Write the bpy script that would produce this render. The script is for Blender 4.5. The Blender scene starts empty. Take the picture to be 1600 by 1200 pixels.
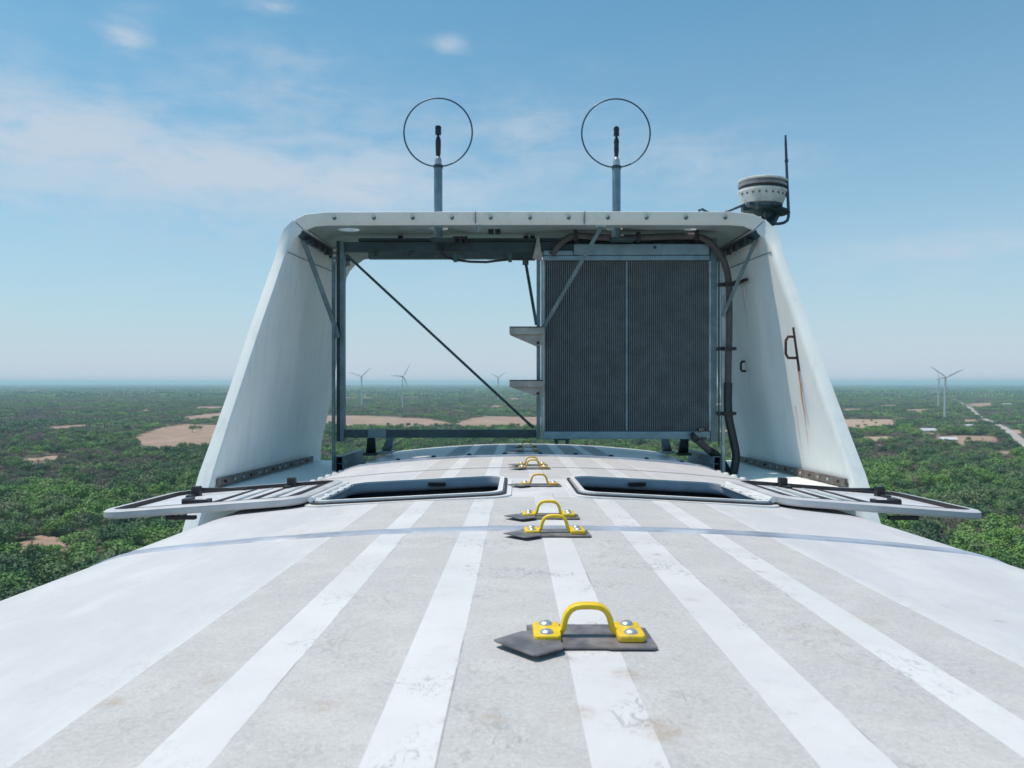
import bpy, bmesh, math, random
import numpy as np
from mathutils import Vector, Matrix
S = bpy.context.scene
COL = S.collection
R = math.radians
random.seed(7)

# ------------------------------------------------------------------ camera
F = 1200.0                      # focal length in photo pixels (photo 1600 wide)
VPX, VPY = 804.0, 598.0         # where the straight-ahead direction falls
cam_d = bpy.data.cameras.new('camera')
cam_d.sensor_width = 36.0
cam_d.lens = 36.0 * F / 1600.0
cam_d.clip_start = 0.05
cam_d.clip_end = 200000.0
cam = bpy.data.objects.new('camera', cam_d)
COL.objects.link(cam)
cam_d.dof.use_dof = True
cam_d.dof.focus_distance = 2.8
cam_d.dof.aperture_fstop = 7.0
cam.location = (0, 0, 0)
cam.rotation_euler = (R(90) - math.atan(2.0 / F), 0, math.atan(4.0 / F))
S.camera = cam
S.view_settings.view_transform = 'Standard'
S.view_settings.look = 'None'
S.view_settings.exposure = 0.0
S.view_settings.gamma = 1.0
S.render.engine = 'CYCLES'
S.cycles.use_denoising = True
S.cycles.max_bounces = 8
S.cycles.volume_bounces = 3

# ------------------------------------------------------------------ sky and sun
SUN = Vector((-0.32, 0.05, 1.0)).normalized()
SUN_EL = math.asin(SUN.z)
SUN_AZ = math.atan2(SUN.x, SUN.y)
world = bpy.data.worlds.new('World')
S.world = world
world.use_nodes = True


def build_world():
    nt = world.node_tree
    n, l = nt.nodes, nt.links
    for x in list(n):
        n.remove(x)
    out = n.new('ShaderNodeOutputWorld')
    bg = n.new('ShaderNodeBackground')
    bg.inputs['Strength'].default_value = 0.115
    sky = n.new('ShaderNodeTexSky')
    sky.sky_type = 'NISHITA'
    sky.sun_disc = False
    sky.sun_elevation = SUN_EL
    sky.sun_rotation = SUN_AZ
    sky.altitude = 100
    sky.air_density = 1.0
    sky.dust_density = 1.0
    sky.ozone_density = 1.0
    tc = n.new('ShaderNodeTexCoord')
    sep = n.new('ShaderNodeSeparateXYZ')
    l.new(tc.outputs['Generated'], sep.inputs[0])

    def M(op, a, b=None, c=None):
        m = n.new('ShaderNodeMath')
        m.operation = op
        for i, v in enumerate((a, b, c)):
            if v is None:
                continue
            if isinstance(v, (int, float)):
                m.inputs[i].default_value = v
            else:
                l.new(v, m.inputs[i])
        return m.outputs[0]
    az = M('ARCTAN2', sep.outputs[0], sep.outputs[1])
    el = M('ARCSINE', sep.outputs[2])
    cmb = n.new('ShaderNodeCombineXYZ')
    l.new(M('MULTIPLY', az, 2.2), cmb.inputs[0])
    l.new(M('MULTIPLY', el, 7.0), cmb.inputs[1])
    nz = n.new('ShaderNodeTexNoise')
    nz.inputs['Scale'].default_value = 4.2
    nz.inputs['Detail'].default_value = 9
    nz.inputs['Roughness'].default_value = 0.62
    nz.inputs['Distortion'].default_value = 0.35
    l.new(cmb.outputs[0], nz.inputs['Vector'])
    cmb2 = n.new('ShaderNodeCombineXYZ')
    l.new(M('MULTIPLY', az, 1.0), cmb2.inputs[0])
    l.new(M('MULTIPLY', el, 1.6), cmb2.inputs[1])
    nz2 = n.new('ShaderNodeTexNoise')
    nz2.inputs['Scale'].default_value = 34.0
    nz2.inputs['Detail'].default_value = 6
    nz2.inputs['Roughness'].default_value = 0.6
    l.new(cmb2.outputs[0], nz2.inputs['Vector'])
    # cloud banks: (azimuth, elevation, half widths, weight)

    def px(x, y):
        a = math.atan((x - VPX) / F)
        return a, math.atan((VPY - y) / F * math.cos(a))
    banks = [((300, 260), (.50, .11), .72), ((560, 270), (.30, .06), .8), ((760, 250), (.35, .10), .5), ((430, 150), (.2, .06), .55), ((600, 420), (.5, .05), .35), ((1450, 420), (.3, .06), .35), ((60, 180), (.10, .05), .8),
             ((90, 215), (0.20, 0.075), 1.0), ((330, 265), (0.24, 0.05), 1.1), ((560, 292), (0.22, 0.045), 1.0),
             ((150, 290), (.25, .03), .75), ((20, 150), (.12, .04), .6),
             ((820, 205), (0.13, 0.05), .62), ((1040, 260), (0.20, 0.05), .62), ((700, 310), (.3, .02), .5),
             ((195, 58), (0.035, 0.022), .85), ((703, 72), (0.03, 0.016), .75), ((425, 10), (0.045, 0.012), .8),
             ((430, 110), (0.12, 0.05), .5), ((1480, 385), (0.16, 0.022), .75), ((230, 20), (.05, .02), .3)]
    tot = None
    for (p, (wa, we), wt) in banks:
        a0, e0 = px(*p)
        da = M('POWER', M('ABSOLUTE', M('DIVIDE', M('SUBTRACT', az, a0), wa)), 2.0)
        de = M('POWER', M('ABSOLUTE', M('DIVIDE', M('SUBTRACT', el, e0), we)), 2.0)
        g = M('MULTIPLY', M('EXPONENT', M('MULTIPLY', M('ADD', da, de), -1.0)), wt)
        tot = g if tot is None else M('MAXIMUM', tot, g)
    dens = M('ADD', M('MULTIPLY', nz.outputs['Fac'], 1.25), M('MULTIPLY', nz2.outputs['Fac'], 0.45))
    mr = n.new('ShaderNodeMapRange')
    mr.interpolation_type = 'SMOOTHSTEP'
    mr.inputs['From Min'].default_value = 0.76
    mr.inputs['From Max'].default_value = 1.42
    l.new(M('ADD', M('MULTIPLY', dens, 0.95), M('MULTIPLY', tot, 0.55)), mr.inputs['Value'])
    fac = M('MULTIPLY', M('MULTIPLY', mr.outputs[0], tot), 0.85)
    fac = M('MINIMUM', fac, 0.8)
    # slight grade of the sky itself towards the cyan blue of the day
    tint = n.new('ShaderNodeMix')
    tint.data_type = 'RGBA'
    tint.blend_type = 'MULTIPLY'
    tint.inputs[0].default_value = 1.0
    tint.inputs[7].default_value = (0.36, 1.08, 1.16, 1)
    l.new(sky.outputs[0], tint.inputs[6])
    # pale moist air low in the sky
    low = M('EXPONENT', M('DIVIDE', M('MAXIMUM', el, 0.0), -0.235))
    hz = n.new('ShaderNodeMix')
    hz.data_type = 'RGBA'
    l.new(M('MULTIPLY', low, .97), hz.inputs[0])
    l.new(tint.outputs[2], hz.inputs[6])
    hz.inputs[7].default_value = (5.5, 5.95, 6.8, 1)
    mix = n.new('ShaderNodeMix')
    mix.data_type = 'RGBA'
    l.new(fac, mix.inputs[0])
    l.new(hz.outputs[2], mix.inputs[6])
    mix.inputs[7].default_value = (5.1, 5.75, 6.55, 1)
    l.new(mix.outputs[2], bg.inputs['Color'])
    l.new(bg.outputs[0], out.inputs[0])


build_world()
sun_d = bpy.data.lights.new('sun', 'SUN')
sun_d.energy = 4.05
sun_d.angle = R(0.53)
sun_d.color = (1.0, 0.855, 0.745)
sun = bpy.data.objects.new('sun', sun_d)
sun.rotation_euler = SUN.to_track_quat('Z', 'Y').to_euler()
sun.location = (0, 0, 60)
COL.objects.link(sun)


# ------------------------------------------------------------------ helpers
def P(x, y, d):
    """photo pixel at depth d -> world point"""
    return Vector(((x - VPX) / F * d, d, (VPY - y) / F * d))


XC = 0.13                       # centre line of the nacelle


class MB:
    """collects shapes into one bmesh"""

    def __init__(self):
        self.bm = bmesh.new()

    def face(self, pts):
        vs = [self.bm.verts.new(p) for p in pts]
        return self.bm.faces.new(vs)

    def box(self, c, s, rot=None, bev=0.0, taper=None):
        b = bmesh.new()
        bmesh.ops.create_cube(b, size=1.0)
        for v in b.verts:
            v.co = Vector((v.co.x * s[0], v.co.y * s[1], v.co.z * s[2]))
            if taper and v.co.z < 0:
                v.co.x *= taper[0]
                v.co.y *= taper[1]
        if bev:
            bmesh.ops.bevel(b, geom=b.edges[:], offset=bev, segments=2, affect='EDGES', profile=.5)
        m = Matrix.Translation(c) @ (rot.to_4x4() if rot else Matrix())
        b.transform(m)
        self._merge(b)
        return self

    def span(self, a, b, bev=0.0):
        """box between two opposite corners"""
        a, b = Vector(a), Vector(b)
        return self.box((a + b) / 2, [abs(x) for x in (b - a)], bev=bev)

    def _merge(self, b):
        me = bpy.data.meshes.new('tmp')
        b.to_mesh(me)
        b.free()
        self.bm.from_mesh(me)
        bpy.data.meshes.remove(me)

    def bar(self, a, b, w, h, bev=0.0, up=(0, 0, 1)):
        """rectangular bar from a to b; w across, h along 'up'"""
        a, b = Vector(a), Vector(b)
        d = (b - a).normalized()
        u = Vector(up)
        x = u.cross(d)
        if x.length < 1e-4:
            x = Vector((1, 0, 0))
        x.normalize()
        u = d.cross(x).normalized()
        rot = Matrix((x, u, d)).transposed()
        return self.box((a + b) / 2, (w, h, (b - a).length), rot=rot, bev=bev)

    def tube(self, pts, r, seg=10, cap=True, rz=None):
        """round tube along a path; r a number or a list; rz optional second radius"""
        pts = [Vector(p) for p in pts]
        rr = r if isinstance(r, (list, tuple)) else [r] * len(pts)
        rings = []
        prev = None
        for i, p in enumerate(pts):
            if i == 0:
                d = pts[1] - p
            elif i == len(pts) - 1:
                d = p - pts[i - 1]
            else:
                d = (pts[i + 1] - p).normalized() + (p - pts[i - 1]).normalized()
            d.normalize()
            if prev is None:
                a = Vector((0, 1, 0)) if abs(d.y) < .9 else Vector((1, 0, 0))
                x = a.cross(d).normalized()
            else:
                x = (prev - d * prev.dot(d)).normalized()
            prev = x
            y = d.cross(x)
            rings.append([self.bm.verts.new(p + (x * math.cos(t) * rr[i] + y * math.sin(t) * (rz or 1) * rr[i]))
                          for t in [2 * math.pi * k / seg for k in range(seg)]])
        for a, b in zip(rings[:-1], rings[1:]):
            for k in range(seg):
                self.bm.faces.new((a[k], a[(k + 1) % seg], b[(k + 1) % seg], b[k]))
        if cap:
            self.bm.faces.new(rings[0][::-1])
            self.bm.faces.new(rings[-1])
        return self

    def lathe(self, prof, c=(0, 0, 0), seg=24, rot=None):
        """profile [(r, z)...] round the z axis"""
        c = Vector(c)
        rings = []
        for (r, z) in prof:
            if r < 1e-5:
                p = Vector((0, 0, z))
                rings.append([self.bm.verts.new(c + (rot @ p if rot else p))])
            else:
                ring = []
                for k in range(seg):
                    t = 2 * math.pi * k / seg
                    p = Vector((r * math.cos(t), r * math.sin(t), z))
                    ring.append(self.bm.verts.new(c + (rot @ p if rot else p)))
                rings.append(ring)
        for a, b in zip(rings[:-1], rings[1:]):
            for k in range(seg):
                k2 = (k + 1) % seg
                if len(a) == 1 and len(b) == 1:
                    continue
                if len(a) == 1:
                    self.bm.faces.new((a[0], b[k2], b[k]))
                elif len(b) == 1:
                    self.bm.faces.new((a[k], a[k2], b[0]))
                else:
                    self.bm.faces.new((a[k], a[k2], b[k2], b[k]))
        if len(rings[0]) > 1:
            self.bm.faces.new(rings[0][::-1])
        if len(rings[-1]) > 1:
            self.bm.faces.new(rings[-1])
        return self

    def prism(self, pts, ext, bev=0.0):
        """planar polygon (3D points) extruded by the vector ext"""
        b = bmesh.new()
        e = Vector(ext)
        a = [b.verts.new(Vector(p)) for p in pts]
        c = [b.verts.new(Vector(p) + e) for p in pts]
        b.faces.new(a)
        b.faces.new(c[::-1])
        n = len(pts)
        for i in range(n):
            b.faces.new((a[i], a[(i + 1) % n], c[(i + 1) % n], c[i]))
        bmesh.ops.recalc_face_normals(b, faces=b.faces[:])
        if bev:
            bmesh.ops.bevel(b, geom=b.edges[:], offset=bev, segments=2, affect='EDGES', profile=.5)
        self._merge(b)
        return self

    def loft(self, secs, closed_sec=True, caps=False):
        rings = [[self.bm.verts.new(Vector(p)) for p in s] for s in secs]
        n = len(rings[0])
        for a, b in zip(rings[:-1], rings[1:]):
            for k in range(n if closed_sec else n - 1):
                k2 = (k + 1) % n
                self.bm.faces.new((a[k], a[k2], b[k2], b[k]))
        if caps:
            self.bm.faces.new(rings[0][::-1])
            self.bm.faces.new(rings[-1])
        return self

    def build(self, name, mat, parent=None, smooth=None, loc=None, recalc=True):
        if recalc:
            bmesh.ops.recalc_face_normals(self.bm, faces=self.bm.faces[:])
        me = bpy.data.meshes.new(name)
        self.bm.to_mesh(me)
        self.bm.free()
        if mat:
            for m in (mat if isinstance(mat, (list, tuple)) else [mat]):
                me.materials.append(m)
        if smooth is not None:
            me.polygons.foreach_set('use_smooth', [True] * len(me.polygons))
            me.set_sharp_from_angle(angle=R(smooth))
        o = bpy.data.objects.new(name, me)
        COL.objects.link(o)
        if parent:
            o.parent = parent
            o.matrix_parent_inverse = parent_inv(parent)
        if loc:
            o.location = loc
        return o


def parent_inv(p):
    if p.type == 'MESH':
        return Matrix()
    m = Matrix.Translation(p.location) @ p.rotation_euler.to_matrix().to_4x4()
    return m.inverted()


def thing(name, label, cat, loc=(0, 0, 0), group=None):
    o = bpy.data.objects.new(name, None)
    o.empty_display_size = 0.2
    COL.objects.link(o)
    o.location = loc
    o['label'] = label
    o['category'] = cat
    if group:
        o['group'] = group
    return o


def tag(o, label, cat, group=None):
    o['label'] = label
    o['category'] = cat
    if group:
        o['group'] = group
    return o


def dup(root, loc, label, group=None, rotz=0.0, scale=None):
    r = root.copy()
    COL.objects.link(r)
    r.location = loc
    r.rotation_euler = (0, 0, rotz)
    if scale:
        r.scale = scale
    r['label'] = label
    if group:
        r['group'] = group
    for ch in list(root.children):
        c = ch.copy()
        COL.objects.link(c)
        c.parent = r
        for g in list(ch.children):
            d = g.copy()
            COL.objects.link(d)
            d.parent = c
    return r


# ------------------------------------------------------------------ materials
class NT:
    def __init__(self, name):
        self.m = bpy.data.materials.new(name)
        self.m.use_nodes = True
        self.nt = self.m.node_tree
        self.n, self.l = self.nt.nodes, self.nt.links
        self.b = self.n['Principled BSDF']
        self.tc = self.n.new('ShaderNodeTexCoord')

    def math(self, op, a, b=None, c=None, clamp=False):
        m = self.n.new('ShaderNodeMath')
        m.operation = op
        m.use_clamp = clamp
        for i, v in enumerate((a, b, c)):
            if v is None:
                continue
            if isinstance(v, (int, float)):
                m.inputs[i].default_value = v
            else:
                self.l.new(v, m.inputs[i])
        return m.outputs[0]

    def noise(self, scale, detail=4, rough=.55, vec=None, stretch=None, dist=0.0):
        t = self.n.new('ShaderNodeTexNoise')
        t.inputs['Scale'].default_value = scale
        t.inputs['Detail'].default_value = detail
        t.inputs['Roughness'].default_value = rough
        t.inputs['Distortion'].default_value = dist
        v = vec or self.tc.outputs['Object']
        if stretch:
            mp = self.n.new('ShaderNodeMapping')
            mp.inputs['Scale'].default_value = stretch
            self.l.new(v, mp.inputs[0])
            v = mp.outputs[0]
        self.l.new(v, t.inputs['Vector'])
        return t.outputs['Fac']

    def ramp(self, fac, a, b):
        m = self.n.new('ShaderNodeMapRange')
        m.inputs['From Min'].default_value = a
        m.inputs['From Max'].default_value = b
        m.interpolation_type = 'SMOOTHSTEP'
        self.l.new(fac, m.inputs['Value'])
        return m.outputs[0]

    def mix(self, fac, a, b, mode='MIX'):
        m = self.n.new('ShaderNodeMix')
        m.data_type = 'RGBA'
        m.blend_type = mode
        for idx, v in ((0, fac), (6, a), (7, b)):
            if isinstance(v, (int, float)):
                m.inputs[idx].default_value = v
            elif isinstance(v, (tuple, list)):
                m.inputs[idx].default_value = (v[0], v[1], v[2], 1)
            else:
                self.l.new(v, m.inputs[idx])
        return m.outputs[2]

    def xyz(self, v=None):
        s = self.n.new('ShaderNodeSeparateXYZ')
        self.l.new(v or self.tc.outputs['Object'], s.inputs[0])
        return s.outputs

    def bump(self, h, strength=.2, dist=.01):
        b = self.n.new('ShaderNodeBump')
        b.inputs['Strength'].default_value = strength
        b.inputs['Distance'].default_value = dist
        self.l.new(h, b.inputs['Height'])
        self.l.new(b.outputs[0], self.b.inputs['Normal'])

    def color(self, c):
        if isinstance(c, (tuple, list)):
            self.b.inputs['Base Color'].default_value = (c[0], c[1], c[2], 1)
        else:
            self.l.new(c, self.b.inputs['Base Color'])

    def set(self, **k):
        for a, v in k.items():
            s = self.b.inputs[a.replace('_', ' ')]
            if isinstance(v, (int, float)):
                s.default_value = v
            else:
                self.l.new(v, s)
        return self


def simple(name, col, rough=.5, metal=0.0, var=.12, vscale=9.0, dirt=None, dirt_amt=.35, bump=0.0, spec=.5):
    t = NT(name)
    nz = t.noise(vscale, 5)
    hi = [min(1, c * (1 + var)) for c in col]
    lo = [c * (1 - var) for c in col]
    c = t.mix(t.ramp(nz, .3, .7), lo, hi)
    if dirt:
        d = t.ramp(t.noise(vscale * .45, 8, .7), .5, .72)
        c = t.mix(t.math('MULTIPLY', d, dirt_amt), c, dirt)
    t.color(c)
    t.set(Roughness=t.math('ADD', t.math('MULTIPLY', nz, .2), rough - .1), Metallic=metal)
    t.b.inputs['Specular IOR Level'].default_value = spec
    if bump:
        t.bump(t.noise(vscale * 12, 3), bump, .004)
    return t.m


STRIPES = [(-.766, -.595), (-.505, -.318), (-.225, -.038), (.056, .237), (.333, .51), (.59, .755)]


def roof_material():
    t = NT('roof_gelcoat')
    o = t.xyz()
    x, y = t.math('SUBTRACT', o[0], XC), o[1]
    m = None
    for a, b in STRIPES:
        c, h = (a + b) / 2, (b - a) / 2
        s = t.math('LESS_THAN', t.math('ABSOLUTE', t.math('SUBTRACT', x, c)), h)
        m = s if m is None else t.math('MAXIMUM', m, s)
    # the coated strips stop at the hatch row and start again behind it
    gap = t.math('LESS_THAN', t.math('ABSOLUTE', t.math('SUBTRACT', y, 4.13)), .48)
    m = t.math('MULTIPLY', m, t.math('SUBTRACT', 1.0, gap))
    grain = t.noise(420, 2, .6)
    patch = t.noise(2.2, 6, .65)
    fine = t.noise(38, 6, .7)
    white = t.mix(t.ramp(patch, .35, .7), (.605, .605, .615), (.675, .675, .68))
    grey = t.mix(t.ramp(t.noise(120, 4, .7), .3, .72), (.42, .42, .425), (.52, .52, .52))
    grey = t.mix(t.math('MULTIPLY', t.ramp(t.noise(7, 7, .7), .42, .7), .3), grey, (.66, .655, .64))
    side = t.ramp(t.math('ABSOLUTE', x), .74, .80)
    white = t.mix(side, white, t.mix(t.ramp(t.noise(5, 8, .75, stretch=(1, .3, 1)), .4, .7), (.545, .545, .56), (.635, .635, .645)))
    c = t.mix(m, white, grey)
    pit = t.ramp(t.noise(200, 3, .8), .50, .66)
    c = t.mix(t.math('MULTIPLY', pit, t.math('ADD', .04, t.math('MULTIPLY', m, .26))), c, (.25, .25, .25))
    # scuffs and boot marks, mainly along the middle where people walk
    walk = t.math('EXPONENT', t.math('MULTIPLY', t.math('POWER', t.math('ABSOLUTE', t.math('SUBTRACT', x, .05)), 2.0), -1.6))
    area = t.ramp(t.noise(4.2, 3, .5), .47, .60)
    scuff = t.math('MULTIPLY', t.ramp(t.noise(55, 5, .75, stretch=(1, .55, 1), dist=1.2), .50, .62), area)
    scuff = t.math('MULTIPLY', scuff, walk)
    c = t.mix(t.math('MULTIPLY', scuff, .62), c, (.27, .275, .29))
    grime = t.math('MULTIPLY', t.ramp(t.noise(11, 9, .8), .50, .76), .42)
    c = t.mix(grime, c, (.44, .42, .39))
    specks = t.ramp(t.noise(95, 4, .7), .69, .76)
    c = t.mix(t.math('MULTIPLY', t.math('MULTIPLY', specks, t.ramp(t.noise(1.9, 3, .6), .42, .62)), .45), c, (.24, .21, .18))
    # tan splashes with a shape of their own
    spots = [(.745, 1.60, .020), (.86, 1.235, .022), (.54, 1.50, .016), (.62, 1.50, .012), (.18, 1.235, .020),
             (.20, 1.02, .030), (.395, 1.72, .014), (-.50, 1.25, .018), (-.62, 1.17, .018), (1.05, 1.66, .014),
             (-.03, 1.06, .016), (.10, 1.08, .016), (.66, 2.05, .012), (.42, 2.25, .012), (-.28, 1.12, .02)]
    warp = t.noise(30, 4, .7)
    wv = t.noise(55, 3, .7)
    sp = None
    for (sx, sy, sr) in spots:
        dx = t.math('ADD', t.math('SUBTRACT', o[0], sx), t.math('MULTIPLY', t.math('SUBTRACT', warp, .5), .05))
        dy = t.math('MULTIPLY', t.math('ADD', t.math('SUBTRACT', y, sy), t.math('MULTIPLY', t.math('SUBTRACT', wv, .5), .05)), .9)
        r2 = t.math('ADD', t.math('MULTIPLY', dx, dx), t.math('MULTIPLY', dy, dy))
        g = t.math('EXPONENT', t.math('DIVIDE', r2, -sr * sr))
        sp = g if sp is None else t.math('ADD', sp, g, clamp=True)
    c = t.mix(t.math('MULTIPLY', t.math('MULTIPLY', sp, t.ramp(fine, .3, .6)), .55), c, (.34, .25, .16))
    # thin dark joint beside some strips
    for edge in (-.505, -.225, .056, .333):
        j = t.math('LESS_THAN', t.math('ABSOLUTE', t.math('SUBTRACT', x, edge)), .0016)
        j = t.math('MULTIPLY', j, t.ramp(t.noise(3.0, 4, .7), .45, .6))
        c = t.mix(t.math('MULTIPLY', j, .6), c, (.2, .19, .18))
    t.color(c)
    t.set(Roughness=t.math('ADD', t.math('MULTIPLY', m, .34), t.math('ADD', .40, t.math('MULTIPLY', patch, .14))))
    t.b.inputs['Specular IOR Level'].default_value = .38
    hh = t.math('ADD', t.math('MULTIPLY', grain, t.math('ADD', .25, m)), t.math('MULTIPLY', fine, .5))
    t.bump(hh, .35, .003)
    return t.m


def hood_material():
    """white gelcoat of the hood, with dust and the rust that ran down under the fittings"""
    t = NT('hood_gelcoat')
    o = t.xyz()
    n1 = t.noise(1.7, 6, .6)
    c = t.mix(t.ramp(n1, .3, .7), (.74, .79, .785), (.81, .85, .84))
    streak = t.ramp(t.noise(3.2, 7, .7, stretch=(3, 3, .35)), .5, .75)
    c = t.mix(t.math('MULTIPLY', streak, .32), c, (.47, .50, .48))
    sp = t.ramp(t.noise(26, 3, .6), .70, .76)
    c = t.mix(t.math('MULTIPLY', sp, .5), c, (.32, .27, .20))
    # rust runs on the right wall: (y, top z, bottom z, half width, strength)
    side = t.math('GREATER_THAN', o[0], 1.9)
    wob = t.math('MULTIPLY', t.math('SUBTRACT', t.noise(6, 3, .5), .5), .05)
    for (y0, zt, zb, w, a) in [(6.54, .14, -.66, .018, 1.0), (6.52, .47, .05, .012, .6), (7.72, .98, .40, .02, .5),
                               (7.60, .97, .80, .015, .4), (6.72, -.2, -.85, .02, .35)]:
        d = t.math('ABSOLUTE', t.math('ADD', t.math('SUBTRACT', o[1], y0), wob))
        k = t.math('SUBTRACT', 1.0, t.ramp(d, w * .4, w * 1.6))
        zz = t.math('MULTIPLY', t.math('LESS_THAN', o[2], zt), t.ramp(o[2], zb, zb + (zt - zb) * .7))
        k = t.math('MULTIPLY', t.math('MULTIPLY', k, zz), t.math('MULTIPLY', side, a))
        k = t.math('MULTIPLY', k, t.ramp(t.noise(14, 4, .7, stretch=(1, 1, .3)), .25, .5))
        c = t.mix(k, c, (.50, .21, .05))
    t.color(c)
    t.set(Roughness=t.math('ADD', .36, t.math('MULTIPLY', n1, .25)))
    t.bump(t.noise(5, 4), .12, .01)
    return t.m


def steel(name, col, rough=.45, metal=.6):
    t = NT(name)
    v = t.n.new('ShaderNodeTexVoronoi')
    v.inputs['Scale'].default_value = 30
    t.l.new(t.tc.outputs['Object'], v.inputs['Vector'])
    nz = t.noise(6, 6, .65)
    c = t.mix(t.ramp(nz, .3, .72), [x * .72 for x in col], [min(1, x * 1.25) for x in col])
    sp = t.xyz(v.outputs['Color'])[0]
    c = t.mix(t.math('MULTIPLY', sp, .25), c, [x * .6 for x in col])
    t.color(c)
    t.set(Roughness=t.math('ADD', rough - .1, t.math('MULTIPLY', nz, .25)), Metallic=metal)
    return t.m


def leaf_material(name, cols, dry=False):
    t = NT(name)
    oi = t.n.new('ShaderNodeObjectInfo')
    loc = oi.outputs['Location']
    big = t.noise(.0065, 3, .6, vec=loc)
    mid = t.noise(.045, 3, .6, vec=loc)
    c = t.mix(t.ramp(big, .43, .57), cols[0], cols[1])
    c = t.mix(t.math('MULTIPLY', t.ramp(mid, .48, .60), .85), c, cols[2])
    c = t.mix(t.math('MULTIPLY', t.ramp(oi.outputs['Random'], .45, 1.0), .7), c, cols[3])
    lf = t.noise(1.6, 3, .6)
    c = t.mix(t.ramp(lf, .35, .7), t.mix(.30, c, (.02, .03, .015)), c)
    t.color(c)
    t.set(Roughness=.65)
    t.b.inputs['Specular IOR Level'].default_value = .25
    return t.m


M = {}
M['roof'] = roof_material()
M['hood'] = hood_material()
M['hood_shade'] = simple('hood_underside_shade', (.36, .44, .44), .6, var=.12, vscale=2.5, dirt=(.22, .24, .22), dirt_amt=.5)  # darker hood colour: the shade under the top panel is painted in
M['white'] = simple('white_frame_paint', (.70, .71, .72), .4, var=.06, dirt=(.4, .38, .34), dirt_amt=.35)
M['lid'] = simple('lid_rim_paint', (.50, .51, .53), .4, var=.08, dirt=(.33, .32, .3), dirt_amt=.4)
M['tray'] = simple('lid_inner_panel', (.58, .60, .63), .4, var=.10, dirt=(.35, .34, .32), dirt_amt=.4)
M['gasket'] = simple('black_rubber', (.025, .025, .03), .55)
M['black'] = simple('black_plastic', (.018, .02, .024), .42)
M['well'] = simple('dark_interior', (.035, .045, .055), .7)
M['coaming'] = simple('coaming_paint', (.42, .45, .52), .45, var=.08, dirt=(.25, .25, .25))
M['seal'] = simple('sealant_strip', (.30, .35, .43), .5, var=.25, vscale=5, dirt=(.62, .64, .67), dirt_amt=.7, bump=.2)
M['seam'] = simple('dark_joint', (.20, .20, .21), .6)
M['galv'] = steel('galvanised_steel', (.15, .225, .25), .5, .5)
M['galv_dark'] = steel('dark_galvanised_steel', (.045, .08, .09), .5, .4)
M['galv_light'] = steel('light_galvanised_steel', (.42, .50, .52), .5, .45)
M['alu'] = simple('radiator_header_aluminium', (.20, .30, .35), .45, .4, var=.15, dirt=(.2, .22, .22))
M['fin'] = simple('radiator_fin', (.27, .32, .335), .6, .2, var=.15, vscale=9, dirt=(.15, .15, .14), dirt_amt=.5)
M['core'] = simple('radiator_core', (.04, .05, .055), .7, var=.15, vscale=12, dirt=(.12, .12, .11), dirt_amt=.4)
M['step'] = simple('weathered_step', (.33, .33, .31), .65, .2, var=.2, dirt=(.25, .17, .11), dirt_amt=.5)
M['hose'] = simple('grey_hose_sleeve', (.085, .08, .078), .75, var=.18, vscale=14, bump=.4)
M['hose_black'] = simple('black_hose', (.012, .022, .026), .35, var=.2, vscale=5)
M['yellow'] = simple('yellow_paint', (.80, .55, .012), .45, var=.08, vscale=45, dirt=(.30, .22, .10), dirt_amt=.55)
M['yellow_old'] = simple('faded_yellow_paint', (.74, .45, .06), .45, var=.10, vscale=30, dirt=(.35, .22, .06), dirt_amt=.5)
M['rivet'] = simple('rivet_steel', (.66, .65, .63), .36, .8, var=.05)
M['slate'] = simple('dark_metal_plate', (.20, .19, .205), .45, .35, var=.35, vscale=22, dirt=(.36, .31, .26), dirt_amt=.6)
M['pole'] = steel('mast_steel', (.16, .26, .32), .5, .3)
M['ring'] = simple('blued_ring_steel', (.05, .09, .13), .4, .5)
M['rust'] = simple('rusty_steel', (.07, .035, .028), .8, .2, var=.4, vscale=25)
M['rail'] = simple('stained_rail_steel', (.16, .15, .14), .7, .3, var=.35, vscale=18, dirt=(.28, .16, .09), dirt_amt=.6)
M['lamp_body'] = simple('lamp_housing', (.66, .67, .63), .45, var=.12, vscale=16, dirt=(.35, .33, .28), dirt_amt=.6)
M['lamp_glass'] = simple('lamp_louvre', (.30, .29, .30), .3, .2, var=.2, vscale=12)
M['cap_metal'] = simple('sensor_cap', (.50, .50, .52), .35, .5)
M['green'] = simple('green_clip', (.02, .09, .08), .5)
M['turbine'] = simple('turbine_white', (.62, .63, .64), .45, var=.04, vscale=.2)
M['bark'] = simple('bark', (.12, .09, .07), .9, var=.3, vscale=4)
M['wall'] = simple('pale_render', (.55, .52, .47), .8, var=.1, vscale=1)
M['tin'] = simple('tin_roof', (.62, .66, .68), .5, .2, var=.1, vscale=1)


# ------------------------------------------------------------------ nacelle
SL = .031                     # the machine tilts: its back end is lower


def drop(xr):
    a = abs(xr)
    if a <= 1.45:
        return .04 * a * a
    r, th0 = .45, math.atan(.116)
    cx = 1.45 - r * math.sin(th0)
    cz = .0841 + r * math.cos(th0)
    q = min(1.0, (a - cx) / r)
    return cz - r * math.sqrt(max(0, 1 - q * q))


def roof_z(X, y):
    return -.43 - SL * y - drop(X - XC)


HX0, HX1, HY0, HY1 = .20, 1.09, 3.64, 4.52


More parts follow.
